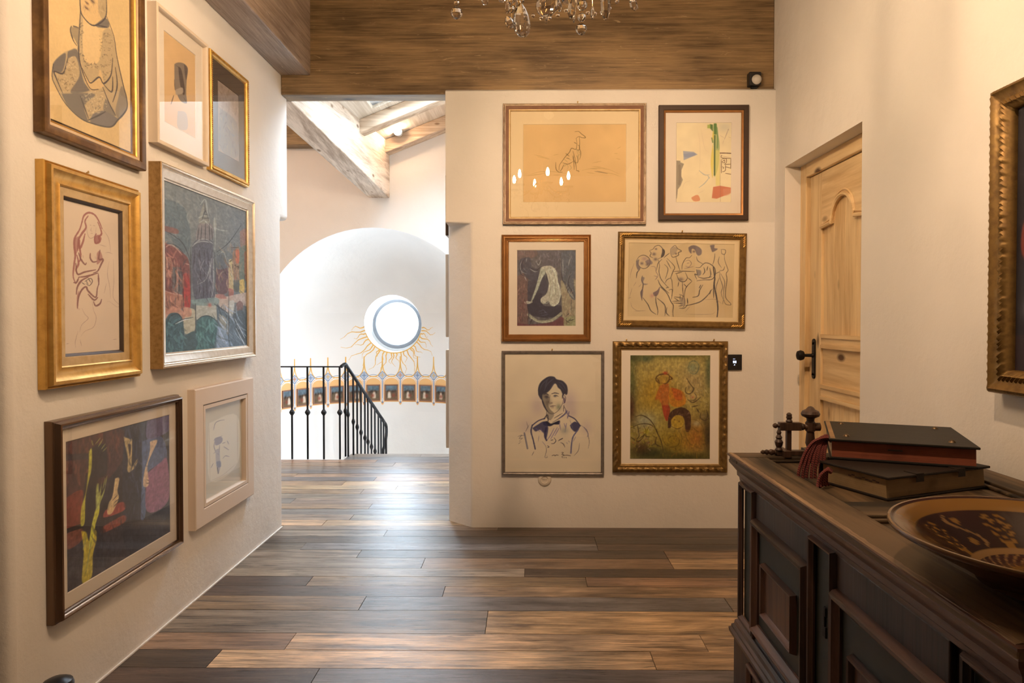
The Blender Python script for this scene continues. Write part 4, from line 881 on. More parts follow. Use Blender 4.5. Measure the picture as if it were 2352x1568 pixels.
# small station pictures and plain hall pictures
def station_art(i):
    a = Art(rectq(0,0,100,130), 20, 26, (92,80,62)); a.F('-5,-5 105,-5 105,45 -5,50', (92,112,126), .95, False); a.T(.2,3,3)
    r_ = np.random.default_rng(i)
    for k in range(5): a.B(20+15*k+r_.uniform(-6,6), 55+r_.uniform(-6,6), 8, 13, (40,30,26), .8)
    x = r_.uniform(30,70); a.F(f'{x-14},115 {x-8},60 {x+8},60 {x+14},115',(226,214,196),.9).B(x,55,7,7,(120,84,60),.9); a.B(100-x,90,16,20,(130,60,40),.8)
    a.F('-5,112 105,112 105,135 -5,135',(110,90,64),.7,False); return a
# ------------------------------------------------------------------ hang the pictures
W_ = 'L'
def P_(*a): return list(a)
picture('framed_drawing','chalk drawing of a seated girl in lace, dark gilt frame high on left wall',W_,2.201,2.796,1.956,2.80,
  [('frame',P_((0,0),(0,.030),(.004,.036),(.012,.038),(.030,.034),(.036,.024),(.036,.01)),M['dark_wood_frame'],{}),
   ('inner_band',P_((.035,.006),(.035,.026),(.044,.026),(.046,.02),(.046,.006)),M['linen'],{}),('gilt_fillet',P_((.0455,.006),(.0455,.023),(.052,.019),(.055,.012),(.055,.006)),M['gold'],{})],
  (2.254,2.726,2.018,2.735),ART_girl,M['paper_art'],.010,glass=.0135)
picture('framed_drawing','dark hooded figure study in a cream box frame with a wide mat',W_,2.872,3.336,2.095,2.685,
  [('frame',P_((0,0),(0,.040),(.003,.042),(.014,.042),(.017,.038),(.020,.028),(.020,.01)),M['cream_frame'],{})],
  (2.967,3.246,2.21,2.601),ART_hood,M['paper_art'],.018,mat=.021,matcol=M['mat_white'],glass=.027)
def bead_row(t,w,h,d,y,r,step,mat,nm):
    b = MB(); ico = [(0,0,1),(1,0,0),(0,1,0),(-1,0,0),(0,-1,0),(0,0,-1)]
    for (xa,za,xb,zb) in ((-w/2+d,d,w/2-d,d),(w/2-d,d,w/2-d,h-d),(w/2-d,h-d,-w/2+d,h-d),(-w/2+d,h-d,-w/2+d,d)):
        L = math.hypot(xb-xa,zb-za); n = int(L/step)
        for k in range(n):
            f = (k+.5)/n; c = (xa+(xb-xa)*f,-y,za+(zb-za)*f)
            b.add([(c[0]+p[0]*r,c[1]+p[1]*r,c[2]+p[2]*r) for p in ico],[(0,1,2),(0,2,3),(0,3,4),(0,4,1),(5,2,1),(5,3,2),(5,4,3),(5,1,4)])
    o = b.build(nm,mat,t); o['kind'] = 'stuff'; smooth(o,180); return o
t = picture('framed_print','print with a dark mat in a beaded gold frame, nearest the opening',W_,3.394,3.855,2.094,2.694,
  [('frame',P_((0,0),(0,.022),(.004,.026),(.020,.024),(.024,.018),(.030,.020),(.032,.012),(.032,.006)),M['gold'],{})],
  (3.50,3.75,2.215,2.573),ART_print,M['paper_art'],.010,mat=.0125,matcol=M['mat_dark'],glass=.015)
bead_row(t,.461,.60,.010,.027,.0052,.0105,M['gold'],'beading')
picture('framed_drawing','red chalk drawing of a seated woman in a broad gold frame',W_,2.207,2.749,1.119,1.870,
  [('frame',P_((0,0),(0,.026),(.004,.030),(.008,.026),(.010,.036),(.014,.044),(.024,.044),(.030,.038),(.046,.030),(.060,.030),(.068,.034),(.072,.030),(.072,.01)),M['gold'],{}),
   ('liner',P_((.071,.006),(.071,.027),(.100,.024),(.103,.020),(.103,.006)),M['gold_pale'],{}),('fillet',P_((.102,.006),(.102,.022),(.106,.020),(.112,.012),(.112,.006)),M['dark_line'],{})],
  (2.321,2.662,1.229,1.758),ART_redchalk,M['paper_art'],.010,glass=.012,hook=-.02)
picture('framed_painting','oil painting of a domed church over a canal in a silver-gilt frame',W_,2.871,3.864,1.138,2.015,
  [('side_moulding',P_((-.0002,0),(-.0002,.052),(.002,.054),(.002,0)),M['side_gold'],{}),
   ('frame',P_((.001,0),(.001,.053),(.004,.055),(.010,.055),(.014,.048),(.018,.050),(.022,.046),(.026,.047),(.050,.037),(.056,.037),(.060,.031),(.066,.031),(.066,.01)),M['silver_gold'],{})],
  (2.937,3.822,1.182,1.960),ART_church,M['oil_art'],.027)
picture('framed_painting','dark painting of yellow arms with a pale mat in a bronze frame',W_,2.234,3.055,.331,1.011,
  [('frame',P_((0,0),(0,.020),(.002,.028),(.006,.030),(.008,.036),(.012,.048),(.017,.050),(.022,.046),(.025,.040),(.030,.038),(.033,.031),(.033,.01)),M['bronze'],{})],
  (2.302,2.972,.415,.930),ART_arms,M['lacquer_art'],.024,mat=.027,matcol=M['mat_grey'],glass=.030)
picture('framed_drawing','small blue ink study in a wide bleached wood box frame',W_,3.182,3.863,.352,1.018,
  [('frame',P_((0,0),(0,.034),(.004,.037),(.080,.037),(.083,.034),(.083,.01)),M['white_wood'],{}),('groove',P_((.083,.006),(.083,.033),(.087,.033),(.087,.006)),M['dark_line'],{}),
   ('inner_lip',P_((.087,.006),(.087,.036),(.104,.036),(.109,.020),(.109,.006)),M['white_wood'],{})],
  (3.291,3.840,.423,.940),ART_ink,M['paper_art'],.012,glass=.018)

W_ = 'B'
picture('framed_drawing','sketch of a long-necked seated animal in a large red-brown and silver frame',W_,-.161,.754,1.955,2.726,
  [('frame',P_((0,0),(0,.018),(.003,.024),(.008,.022),(.011,.027),(.017,.025),(.018,.02),(.018,.01)),M['silver_brown'],{}),
   ('copper_band',P_((.0175,.006),(.0175,.024),(.038,.019),(.039,.015),(.039,.006)),M['copper_band'],{}),('gilt_fillet',P_((.0385,.006),(.0385,.020),(.044,.020),(.050,.013),(.050,.006)),M['gold_pale'],{})],
  (-.031,.625,2.101,2.594),ART_giraffe,M['paper_art'],.008,mat=.0105,matcol=M['mat_cream'],glass=.0125,hook=.02)
picture('framed_watercolour','abstract watercolour with green, red and grey patches in a plain dark brown frame',W_,.832,1.404,1.980,2.711,
  [('frame',P_((0,0),(0,.024),(.004,.027),(.030,.026),(.033,.022),(.033,.01)),M['umber_wood'],{}),('inner_band',P_((.0325,.006),(.0325,.021),(.043,.017),(.046,.012),(.046,.006)),M['gold_brown'],{})],
  (.948,1.296,2.098,2.602),ART_abstract,M['paper_art'],.008,mat=.0105,matcol=M['mat_white'],glass=.0125)
picture('framed_painting','oil of a pale seated figure seen from behind, white mat, in a brown-gold frame',W_,-.170,.402,1.206,1.890,
  [('frame',P_((0,0),(0,.020),(.005,.026),(.009,.022),(.013,.029),(.022,.029),(.027,.022),(.032,.024),(.036,.018),(.041,.019),(.046,.012),(.046,.006)),M['gold_brown'],{})],
  (-.070,.304,1.307,1.791),ART_back,M['lacquer_art'],.008,mat=.0105,matcol=M['mat_white'],glass=.0125)
t = picture('framed_drawing','charcoal drawing of a crowd of figures in a gold frame with carved corners',W_,.567,1.387,1.293,1.903,
  [('frame',P_((0,0),(0,.020),(.004,.026),(.012,.030),(.020,.029),(.027,.022),(.033,.022),(.036,.018),(.043,.012),(.043,.006)),M['gold_dark'],{}),('gilt_fillet',P_((.0425,.006),(.0425,.014),(.047,.013),(.047,.006)),M['gold_pale'],{})],
  (.640,1.310,1.364,1.832),ART_group,M['paper_art'],.008,mat=.0105,matcol=M['mat_cream'],glass=.0125,roll=R(.9),hook=.0)
for sx in (-1,1):
    for sz in (0,1):
        b = MB(); w,h = .82,.61; cx = sx*(w/2-.018); cz = .018 if sz == 0 else h-.018; dx = -sx; dz = 1 if sz == 0 else -1
        for j in range(5):
            for (ux,uz) in ((dx,0),(0,dz)):
                L = .012+.013*j; c0 = (cx+ux*L, -.027, cz+uz*L); b.obox(c0,(ux*.8+uz*.5,0,uz*.8+ux*.5),(0,1,0),(uz,0,-ux),.010,.006,.0035)
        b.lathe([(.011,.0),(.010,.006),(.004,.009)],(cx,-.028,cz),10,'y')
        bevel(b.build('corner_carving',M['gold'],t),.002,2)
picture('framed_portrait','ink portrait of a dark-haired young man in a bow tie, thin silver-grey frame',W_,-.170,.489,.344,1.146,
  [('frame',P_((0,0),(0,.016),(.003,.020),(.010,.020),(.014,.017),(.017,.017),(.020,.012),(.020,.006)),M['silver'],{})],
  (-.148,.470,.360,1.126),ART_portrait,M['paper_art'],.008,glass=.011,hook=-.005)
def carve(s_,f,k,hh,L):
    if k in (3,4,5): return hh+.006*math.sin(f*L*2*PI/.052+k*1.4)+.002*math.sin(f*L*2*PI/.017)
    return hh
picture('framed_painting','ochre and red painting of two figures in a carved frame beside the thermostat',W_,.544,1.280,.364,1.208,
  [('frame',P_((0,0),(0,.018),(.005,.022),(.012,.028),(.020,.032),(.029,.029),(.036,.020),(.041,.022),(.047,.020),(.053,.013),(.053,.006)),M['gold_dark'],dict(n=64,mod=carve,soft=60)),
   ('gilt_fillet',P_((.0525,.006),(.0525,.016),(.056,.014),(.056,.006)),M['gold_pale'],{})],
  (.657,1.168,.452,1.118),ART_ochre,M['lacquer_art'],.012,mat=.0105,matcol=M['mat_white'],hook=[-.28,.28])
W_ = 'R'
def notch(s_,f,k,hh,L):
    if k in (6,7): return hh+.004*(1 if math.sin(f*L*2*PI/.022) > 0 else -1)
    if k in (1,2): return hh+.0025*math.sin(f*L*2*PI/.014)
    return hh
picture('framed_painting','dark old painting with a red-robed figure in a heavy carved frame, right wall',W_,1.50,2.287,1.108,2.099,
  [('frame',P_((0,0),(0,.046),(.006,.056),(.014,.060),(.022,.052),(.040,.046),(.046,.050),(.058,.048),(.066,.036),(.072,.034),(.078,.022),(.078,.01)),M['gold_dark'],dict(n=110,mod=notch,soft=50))],
  (1.578,2.209,1.186,2.021),ART_dark,M['lacquer_art'],.014)
# pictures on the hall side wall, seen edge-on past the wall corner
plain_a = Art(rectq(0,0,100,100), 24, 24, (170,160,140)); plain_a.T(.2,4,4); plain_a.D('10,10 90,10 90,90 10,90',[(90,110,120),(150,110,80),(60,60,66)],20,30,8,60,1,.7)
for lab,z0,z1,mt in (('brown framed picture on the hall side wall, topmost of three seen edge-on',1.93,2.35,M['bronze']),('pale framed picture on the hall side wall, middle of three seen edge-on',1.225,1.80,M['cream_frame']),('pale framed picture on the hall side wall, lowest of three seen edge-on',.45,1.135,M['cream_frame'])):
    picture('framed_picture',lab,'H',4.75,5.40,z0,z1,[('frame',P_((0,0),(0,.040),(.004,.044),(.035,.040),(.040,.02),(.040,.006)),mt,{})],(4.84,5.31,z0+.09,z1-.09),plain_a,M['paper_art'],.010,mat=.014,matcol=M['mat_white'],glass=.02,group='pictures on the hall side wall')

# ------------------------------------------------------------------ mural on the apse
TH0, TH1, MZ0, MZ1 = R(-86), R(42), .26, 1.42
Wm, Hm = 760, 340
Lm = (TH1-TH0)*AR
a = Art([(TH0*AR*1000,MZ1*1000),(TH1*AR*1000,MZ1*1000),(TH1*AR*1000,MZ0*1000),(TH0*AR*1000,MZ0*1000)], Wm, Hm, (241.5,244,243), (238,238,238))
yel=(224,168,64); org=(228,164,92); blu=(92,122,170); lbl=(176,188,206); fillo=(232,184,122)
PER = R(10.35); TC = R(-2.5)
def U(th,z): return (th*AR*1000, z*1000)
def st(pts,w,col,a_=.95): a.S(pts,w,col,a_,True)
for k in range(-8,5):
    tb = TC+k*PER; ts = tb+PER/2; hp = PER/2
    # bay: orange arched field
    z_s, z_a = .60, .655; q = [U(tb-.40*PER,.375),U(tb-.40*PER,z_s)]
    q += [U(tb+.40*PER*math.sin(R(t)), z_s+(z_a-z_s)*math.cos(R(t))) for t in (-70,-45,-20,0,20,45,70)]+[U(tb+.40*PER,z_s),U(tb+.40*PER,.375)]
    a.F(q, fillo, .95, False)
    st([U(tb-.42*PER,.40)]+[U(tb+.43*PER*math.sin(R(t)), z_s+(.673-z_s)*math.cos(R(t))) for t in range(-90,91,15)]+[U(tb+.42*PER,.40)], 6, org)
    st([U(tb-.5*PER,.42)]+[U(tb+.49*PER*math.sin(R(t)), z_s+(.695-z_s)*math.cos(R(t))) for t in range(-80,81,16)]+[U(tb+.5*PER,.42)], 6, blu, .8)
    st([U(tb-.40*PER,.378),U(tb+.40*PER,.378)], 7, org)
    # column between bays with pendant
    st([U(ts,.37),U(ts,.61)], 13, lbl, .8); st([U(ts-.05*PER*1.3,.37),U(ts-.05*PER*1.3,.60)],3,org); st([U(ts+.05*PER*1.3,.37),U(ts+.05*PER*1.3,.60)],3,org)
    a.F([U(ts-.09*PER,.375),U(ts+.09*PER,.375),U(ts+.06*PER,.348),U(ts,.335),U(ts-.06*PER,.348)], org, .9, False); a.F([U(ts-.05*PER,.368),U(ts,.382),U(ts+.05*PER,.368),U(ts,.353)],blu,.95,False)
    # spire with hanging scallops
    st([U(ts,.905),U(ts+.02*PER,.80),U(ts+.10*PER,.73),U(ts+.28*PER,.682),U(tb+PER,.672)],11,yel); st([U(ts,.905),U(ts-.02*PER,.80),U(ts-.10*PER,.73),U(ts-.28*PER,.682),U(tb,.672)],11,yel)
    st([U(ts,.74),U(ts,.84)],4,(170,170,140),.7)
    # diamond with cross
    d = .2*PER; cz = .688; hh = .045
    a.F([U(ts,cz+hh),U(ts+d,cz),U(ts,cz-hh),U(ts-d,cz)],lbl,.9,False); st([U(ts,cz+hh),U(ts+d,cz),U(ts,cz-hh),U(ts-d,cz),U(ts,cz+hh)],6,blu,.95)
    cc = [(206,120,60),(92,122,170),(226,178,84)][k%3]
    st([U(ts,cz-.024),U(ts,cz+.024)],7,cc); st([U(ts-.1*PER,cz),U(ts+.1*PER,cz)],7,cc)
WX, WZ = R(-.9)*AR, 1.295
for k in range(27):
    t = R(188+164*k/26+random.uniform(-2,2)); ln = random.uniform(.12,.30)*(1.15 if k%2 else .7); pp = []
    for j in range(7):
        f = j/6; rr = .352+ln*f; tt = t+math.sin(f*2*PI*1.15+k)*.055*f**.5
        pp.append(((WX+rr*math.cos(tt))*1000,(WZ+rr*math.sin(tt))*1000))
    for j in range(6): a.S([pp[j],pp[j+1]], 12*(1-j/7), yel, .95, False)
a.S([((WX+.347*math.cos(R(t)))*1000,(WZ+.347*math.sin(R(t)))*1000) for t in range(200,341,10)],12,yel,.8)
def mpos(u,v):
    th = TH0+(TH1-TH0)*u; z = MZ1-(MZ1-MZ0)*v; r = np.where(z<=1.10, AR, np.sqrt(np.maximum(AR**2-(z-1.10)**2,0)))-.003
    return np.c_[AC[0]+r*np.sin(th), AC[1]+r*np.cos(th), z]
def mmask(c):
    th = np.arctan2(c[:,0]-AC[0],c[:,1]-AC[1]); return (((c[:,0]+1.588)**2+(c[:,2]-1.295)**2) > .337**2)
link('mural', art_mesh(a,mpos,'mural',mmask), M['wall_paint'], ap)
M['station_frame'] = plain('brown_station_frame', (.20,.085,.045), .5)
for i,k in enumerate(range(-6,4)):
    th = TC+k*PER; p = rp(th,AR-.004,.385)
    lab = ['first','second','third','fourth','fifth','sixth','seventh','eighth','ninth','tenth'][i]
    t = thing('station_picture',f'small painted panel in a brown frame on the curved frieze, {lab} from left','picture',p,-th,'station panels on the frieze')
    ring('frame',.158,.192,[(0,0),(0,.010),(.003,.012),(.012,.010),(.014,.004),(.014,.001)],M['station_frame'],t)
    def pos(u,v): return np.c_[-.066+.132*u, np.full(len(u),-.005), .18-.168*v]
    link('artwork', art_mesh(station_art(i),pos,'artwork'), M['paper_art'], t)
# ------------------------------------------------------------------ pine door in the right wall recess
dr = structure(empty('door_1',(1.70,3.72,0)))
def dbox(b,x0,x1,y0,y1,z0,z1): return b.box(x0-1.70,x1-1.70,y0-3.72,y1-3.72,z0,z1)
b = MB(); dbox(b,1.675,1.755,4.150,4.232,0,2.285); dbox(b,1.675,1.755,3.262,3.340,0,2.285)
bevel(b.build('door_frame',M['pine'],dr),.004)
bevel(dbox(MB(),1.675,1.755,3.340,4.150,2.205,2.285).build('door_frame_head',M['pine_y'],dr),.004)
LY0,LY1 = 3.345,4.140
b = MB()
for y0,y1 in ((LY0,3.455),(3.985,LY1)): dbox(b,1.700,1.735,y0,y1,.01,2.20)
bevel(b.build('stile',M['pine'],dr),.003)
for nm,z0,z1 in (('bottom_rail',.01,.20),('lock_rail',.905,.96),('middle_rail',1.195,1.245)): bevel(dbox(MB(),1.701,1.735,3.455,3.985,z0,z1).build(nm,M['pine_y'],dr),.003)
# arched top rail: cut by a round head with square shoulders
b = MB(); yc = 3.72; ra = .135; zsp = 1.875; arcp = [(yc-.265,zsp)]+[(yc-ra*math.cos(PI*k/20), zsp+.012+ra*math.sin(PI*k/20)) for k in range(21)]+[(yc+.265,zsp)]
top = [(yc-.265+.53*k/22,2.20) for k in range(23)]
for x in (1.701,1.735): b.v += [(x-1.70,y-3.72,z) for y,z in arcp]+[(x-1.70,y-3.72,z) for y,z in top]
for i in range(22): b.f += [[i,23+i,24+i,i+1],[46+i,47+i,70+i,69+i],[i,i+1,47+i,46+i]]; b.mi += [0]*3
b.build('arched_top_rail',M['pine_y'],dr)
b = MB().tube([(0-.003,y-3.72,z+.006) for y,z in arcp],.011,6); b.tube([(-.001,y-3.72,z+(.030 if 0<i<22 else .020)) for i,(y,z) in enumerate(arcp)],.006,5)
b.build('arch_moulding',M['pine_y'],dr)
for k in range(4):
    y0 = 3.455+.1325*k; bevel(dbox(MB(),1.716,1.732,y0+.001,y0+.1315,1.24,2.10).build('panel_board',M['pine'],dr),.002)
    bevel(dbox(MB(),1.716,1.732,y0+.001,y0+.1315,.20,.91).build('panel_board',M['pine'],dr),.002)
bevel(dbox(MB(),1.712,1.732,3.455,3.985,.955,1.20).build('cross_panel',M['pine_y'],dr),.003)
for z in (.962,1.192,.895,1.252): dbox(MB(),1.692,1.712,3.465,3.975,z-.010,z+.010).build('panel_moulding',M['pine_y'],dr)
b = MB(); b.prism([(-.004,.02),(.0,.02),(.0,-.02),(-.004,-.02)],0,.001)
hd = bevel(MB().obox((-.005,4.066-3.72,1.115),(1,0,0),(0,1,0),(0,0,1),.005,.019,.100).lathe([(.019,0),(.019,.01)],(-.010,4.066-3.72,1.215),12,'x').lathe([(.019,0),(.019,.01)],(-.010,4.066-3.72,1.015),12,'x').build('lock_plate',M['black_iron'],dr),.002)
smooth(MB().lathe([(.008,-.10),(.010,-.02),(.014,-.01)],(-.002,4.066-3.72,1.135),12,'x').lathe([(.010,-.105),(.026,-.098),(.031,-.082),(.026,-.066),(.010,-.058)],(-.002,4.066-3.72,1.135),20,'x').build('door_knob',M['black_iron'],dr))

# ------------------------------------------------------------------ antique dresser
WT = M['top_wood'] = wood('worn_dresser_top_wood',(.014,.009,.005),(.150,.098,.052),1,1.0,.55,.06,(.02,.010,.004),.5,12,1.0,.3)
WX_ = M['top_wood_x'] = wood('worn_dresser_rail_wood',(.012,.008,.0045),(.120,.078,.041),0,1.0,.55,.06,(.02,.010,.004),.5,12,1.0,.3)
WM = M['edge_wood'] = wood('reddish_dresser_moulding',(.016,.008,.006),(.115,.057,.042),1,1.0,.36,0,bumpy=.5,grain=15,streak=1.0)
WMz = M['edge_wood_z'] = wood('reddish_dresser_stile_moulding',(.016,.008,.006),(.075,.037,.026),2,1.0,.38,0,bumpy=.4,grain=15,streak=1.0)
WB = M['body_wood'] = wood('dark_dresser_body',(.008,.004,.003),(.040,.018,.0115),2,1.0,.48,0,bumpy=.3,grain=14)
WP = M['panel_paint'] = plain('dark_green_blue_panel_paint',(.020,.024,.021),.5,0,.4,.45,7,.25)
WI = M['panel_inner'] = wood('brown_raised_panel',(.024,.009,.005),(.110,.046,.023),2,1.0,.45,0)
X0 = .772; XB = 1.50; Y0,Y1 = 1.06,2.470; ZT = .86
t = thing('dresser','large dark antique wooden dresser with worn moulded top along the right wall','dresser',(1.13,1.76,0))
OX,OY = 1.13,1.76
def B_(): return MB()
def fin(b,nm,m,bv=.003,seg=2):
    b.v = [(x-OX,y-OY,z) for x,y,z in b.v]; o = b.build(nm,m,t); bevel(o,bv,seg); return o
fin(B_().box(X0+.012,XB,Y0+.012,Y1-.008,.10,.765),'body',WB,.004)
# plinth and its moulding, projecting at the foot
fin(B_().box(X0-.020,XB,Y0-.02,Y1+.018,0,.205),'plinth',WB,.006)
def sweep(nm,prof,z,m,x_in=X0,y0=Y0,y1=Y1,seg=1):
    """moulding wrapped around far end, front and near end; prof = (outward, up)"""
    b = MB(); K = len(prof); path = [(XB,y1,0,1),(x_in,y1,-1,1),(x_in,y0,-1,-1),(XB,y0,0,-1)]
    for (x,y,nx,ny) in path:
        for (o_,u_) in prof: b.v.append((x+nx*o_,y+ny*o_,z+u_))
    for i in range(3):
        for k in range(K):
            b.f.append([i*K+k,i*K+(k+1)%K,(i+1)*K+(k+1)%K,(i+1)*K+k]); b.mi.append(0)
    for i in (0,3): b.f.append([i*K+k for k in range(K)]); b.mi.append(0)
    b.v = [(x-OX,y-OY,zz) for x,y,zz in b.v]
    o = b.build(nm,m,t); bm = bmesh.new(); bm.from_mesh(o.data); bmesh.ops.recalc_face_normals(bm,faces=bm.faces[:]); bm.to_mesh(o.data); bm.free(); return smooth(o,30)
sweep('base_moulding',[(-.01,0),(.032,0),(.034,.014),(.026,.020),(.026,.028),(.018,.034),(.016,.048),(.004,.058),(-.01,.058)],.205,WM)
sweep('cornice_moulding',[(-.02,-.095),(.004,-.095),(.006,-.082),(.012,-.076),(.013,-.060),(.024,-.046),(.034,-.034),(.036,-.024),(.030,-.020),(.031,-.012),(.040,-.008),(.042,-.002),(.036,.0),(-.02,.0)],ZT,WM)
# frieze boards under the cornice
# fronts: far pilaster, door, keyhole stile, door, near pilaster
def mould_rect(nm,y0,y1,z0,z1,w,pr,m1,m2,x=X0):
    """rectangular applied moulding: two rails, two stiles, mitred"""
    prof = [(0,0),(.002,pr*.55),(w*.25,pr),(w*.55,pr*.92),(w*.75,pr*.5),(w,pr*.35),(w,0)]
    for i,(a,bq) in enumerate((((y0,z0),(y1,z0)),((y1,z0),(y1,z1)),((y1,z1),(y0,z1)),((y0,z1),(y0,z0)))):
        b = MB(); K = len(prof)
        sy = lambda q: (1 if q[0]==y0 else -1); sz = lambda q: (1 if q[1]==z0 else -1)
        for q in (a,bq):
            for d,h in prof: b.v.append((x-h, q[0]+sy(q)*d, q[1]+sz(q)*d))
        for k in range(K-1): b.f.append([k,K+k,K+k+1,k+1]); b.mi.append(0)
        b.v = [(xx-OX,yy-OY,zz) for xx,yy,zz in b.v]
        o = b.build(nm,[m1,m2][i%2],t); bm = bmesh.new(); bm.from_mesh(o.data); bmesh.ops.recalc_face_normals(bm,faces=bm.faces[:]); bm.to_mesh(o.data); bm.free(); smooth(o,40)
for (y0,y1) in ((2.305,2.462),(1.068,1.20)):
    fin(B_().box(X0+.006,X0+.02,y0+.012,y1-.012,.27,.765),'pilaster_panel',WP,.002); mould_rect('pilaster_moulding',y0,y1,.268,.768,.022,.016,WM,WMz)
for (y0,y1,nm) in ((1.850,2.300,'door'),(1.245,1.700,'door')):
    d = fin(B_().box(X0-.002,X0+.016,y0,y1,.272,.764),nm,WB,.003); fin(B_().box(X0-.0045,X0+.002,y0+.03,y1-.03,.325,.655),'door_panel',WP,.001)
    mould_rect('door_moulding',y0+.004,y1-.004,.300,.680,.034,.026,WM,WMz,X0-.002)
    yc = (y0+y1)/2; fin(B_().box(X0-.010,X0,yc-.118,yc+.118,.402,.548),'raised_panel',WI,.004); mould_rect('raised_panel_moulding',yc-.132,yc+.132,.388,.562,.020,.022,WM,WMz,X0-.002)
    mould_rect('lower_door_moulding',y0+.004,y1-.004,.268,.298,.010,.016,WM,WMz,X0-.002)
fin(B_().box(X0+.004,X0+.02,1.712,1.838,.272,.764),'keyhole_stile',WP,.003); mould_rect('stile_moulding',1.702,1.848,.268,.768,.018,.018,WM,WMz)
fin(B_().box(X0-.001,X0+.008,1.768,1.782,.575,.600).box(X0-.0015,X0+.008,1.771,1.779,.548,.578).box(X0-.001,X0+.008,1.766,1.784,.520,.55),'keyhole_plate',M['black_iron'],.002)
for (y0,y1) in ((1.850,2.300),(1.245,1.700)): mould_rect('plinth_panel_moulding',y0,y1,.03,.19,.022,.018,WM,WMz,X0-.020)
# top: framed boards around two sunk panels
TX0 = X0-.034; YA,YB = Y0-.034,Y1+.034
fin(B_().box(TX0,TX0+.108,YA,YB-.09,ZT-.030,ZT+.0015),'front_top_board',WT,.004)
fin(B_().box(XB-.115,XB,YA,YB-.09,ZT-.030,ZT+.001),'back_top_board',WT,.004)
fin(B_().box(TX0,XB,YB-.0895,YB,ZT-.030,ZT+.001),'far_top_board',WX_,.004)
fin(B_().box(TX0+.108,XB-.115,YA,YA+.10,ZT-.030,ZT+.001),'near_top_board',WX_,.004)
fin(B_().box(TX0+.108,XB-.115,1.705,1.835,ZT-.030,ZT+.0005),'middle_top_board',WX_,.004)
fin(B_().box(TX0+.09,XB-.10,1.83,YB-.085,ZT-.040,ZT-.015),'top_panel',WT,.002); fin(B_().box(TX0+.09,XB-.10,YA+.09,1.71,ZT-.040,ZT-.015),'top_panel',WT,.002)
for (y0,y1) in ((1.835,YB-.0895),(YA+.10,1.705)):
    x0_,x1_ = TX0+.108,XB-.115
    for bb in (B_().box(x0_,x0_+.012,y0,y1,ZT-.016,ZT-.006),B_().box(x1_-.02,x1_,y0,y1,ZT-.016,ZT-.006),B_().box(x0_,x1_,y0,y0+.016,ZT-.016,ZT-.006),B_().box(x0_,x1_,y1-.018,y1,ZT-.016,ZT-.006)): fin(bb,'panel_bead',WX_,.004)

WE = M['worn_edge'] = wood('worn_chipped_edge_wood',(.07,.036,.018),(.42,.28,.16),1,1.0,.5,0,bumpy=.6,grain=30,streak=.7)
b = MB(); n = 90; prev = None
for i in range(n+1):
    y = YA+.002+(YB-YA-.006)*i/n; e = random.uniform(-.0016,.0016); d_ = random.uniform(0,.0035)
    b.v += [(TX0-.005-e,y,ZT-.009),(TX0-.004-e*.5,y,ZT+.0005+e*.5),(TX0+.004+d_,y,ZT+.0026),(TX0+.010+d_,y,ZT+.0008)]
for i in range(n):
    for k in range(3): b.f.append([i*4+k,(i+1)*4+k,(i+1)*4+k+1,i*4+k+1]); b.mi.append(0)
b.v = [(x-OX,y-OY,z) for x,y,z in b.v]; smooth(b.build('worn_edge',WE,t),40)

# ------------------------------------------------------------------ books
M['book_black'] = plain('dark_worn_leather_cover',(.014,.012,.0105),.55,0,.25,.4,30,.3)
M['book_brown'] = plain('dark_brown_leather_cover',(.018,.012,.009),.55,0,.25,.4,30,.3)
def pages(nm,c1,c2):
    q = NT(nm); v = q.coord('Object'); n_ = q.noise(q.mapping(v,(3,3,420)),1,3); q2 = q.noise(v,9,4)
    q.bset(Base_Color=q.mix(q.mix(c1,c2,n_),tuple(.45*x for x in c1),q.math('MULTIPLY',q.ramp(q2,[(.5,(0,0,0)),(.75,(1,1,1))]),.6)),Roughness=.85); return q.bump(n_,.4,.002).m
M['pages_red'] = pages('red_stained_page_edges',(.19,.045,.022),(.33,.10,.05)); M['pages_tan'] = pages('old_tan_page_edges',(.20,.13,.06),(.36,.25,.13)); M['pages_pale'] = pages('pale_page_edges',(.34,.24,.14),(.52,.39,.25))
M['bare_board'] = wood('bare_board_edge',(.20,.11,.05),(.36,.22,.10),0,1,.6)
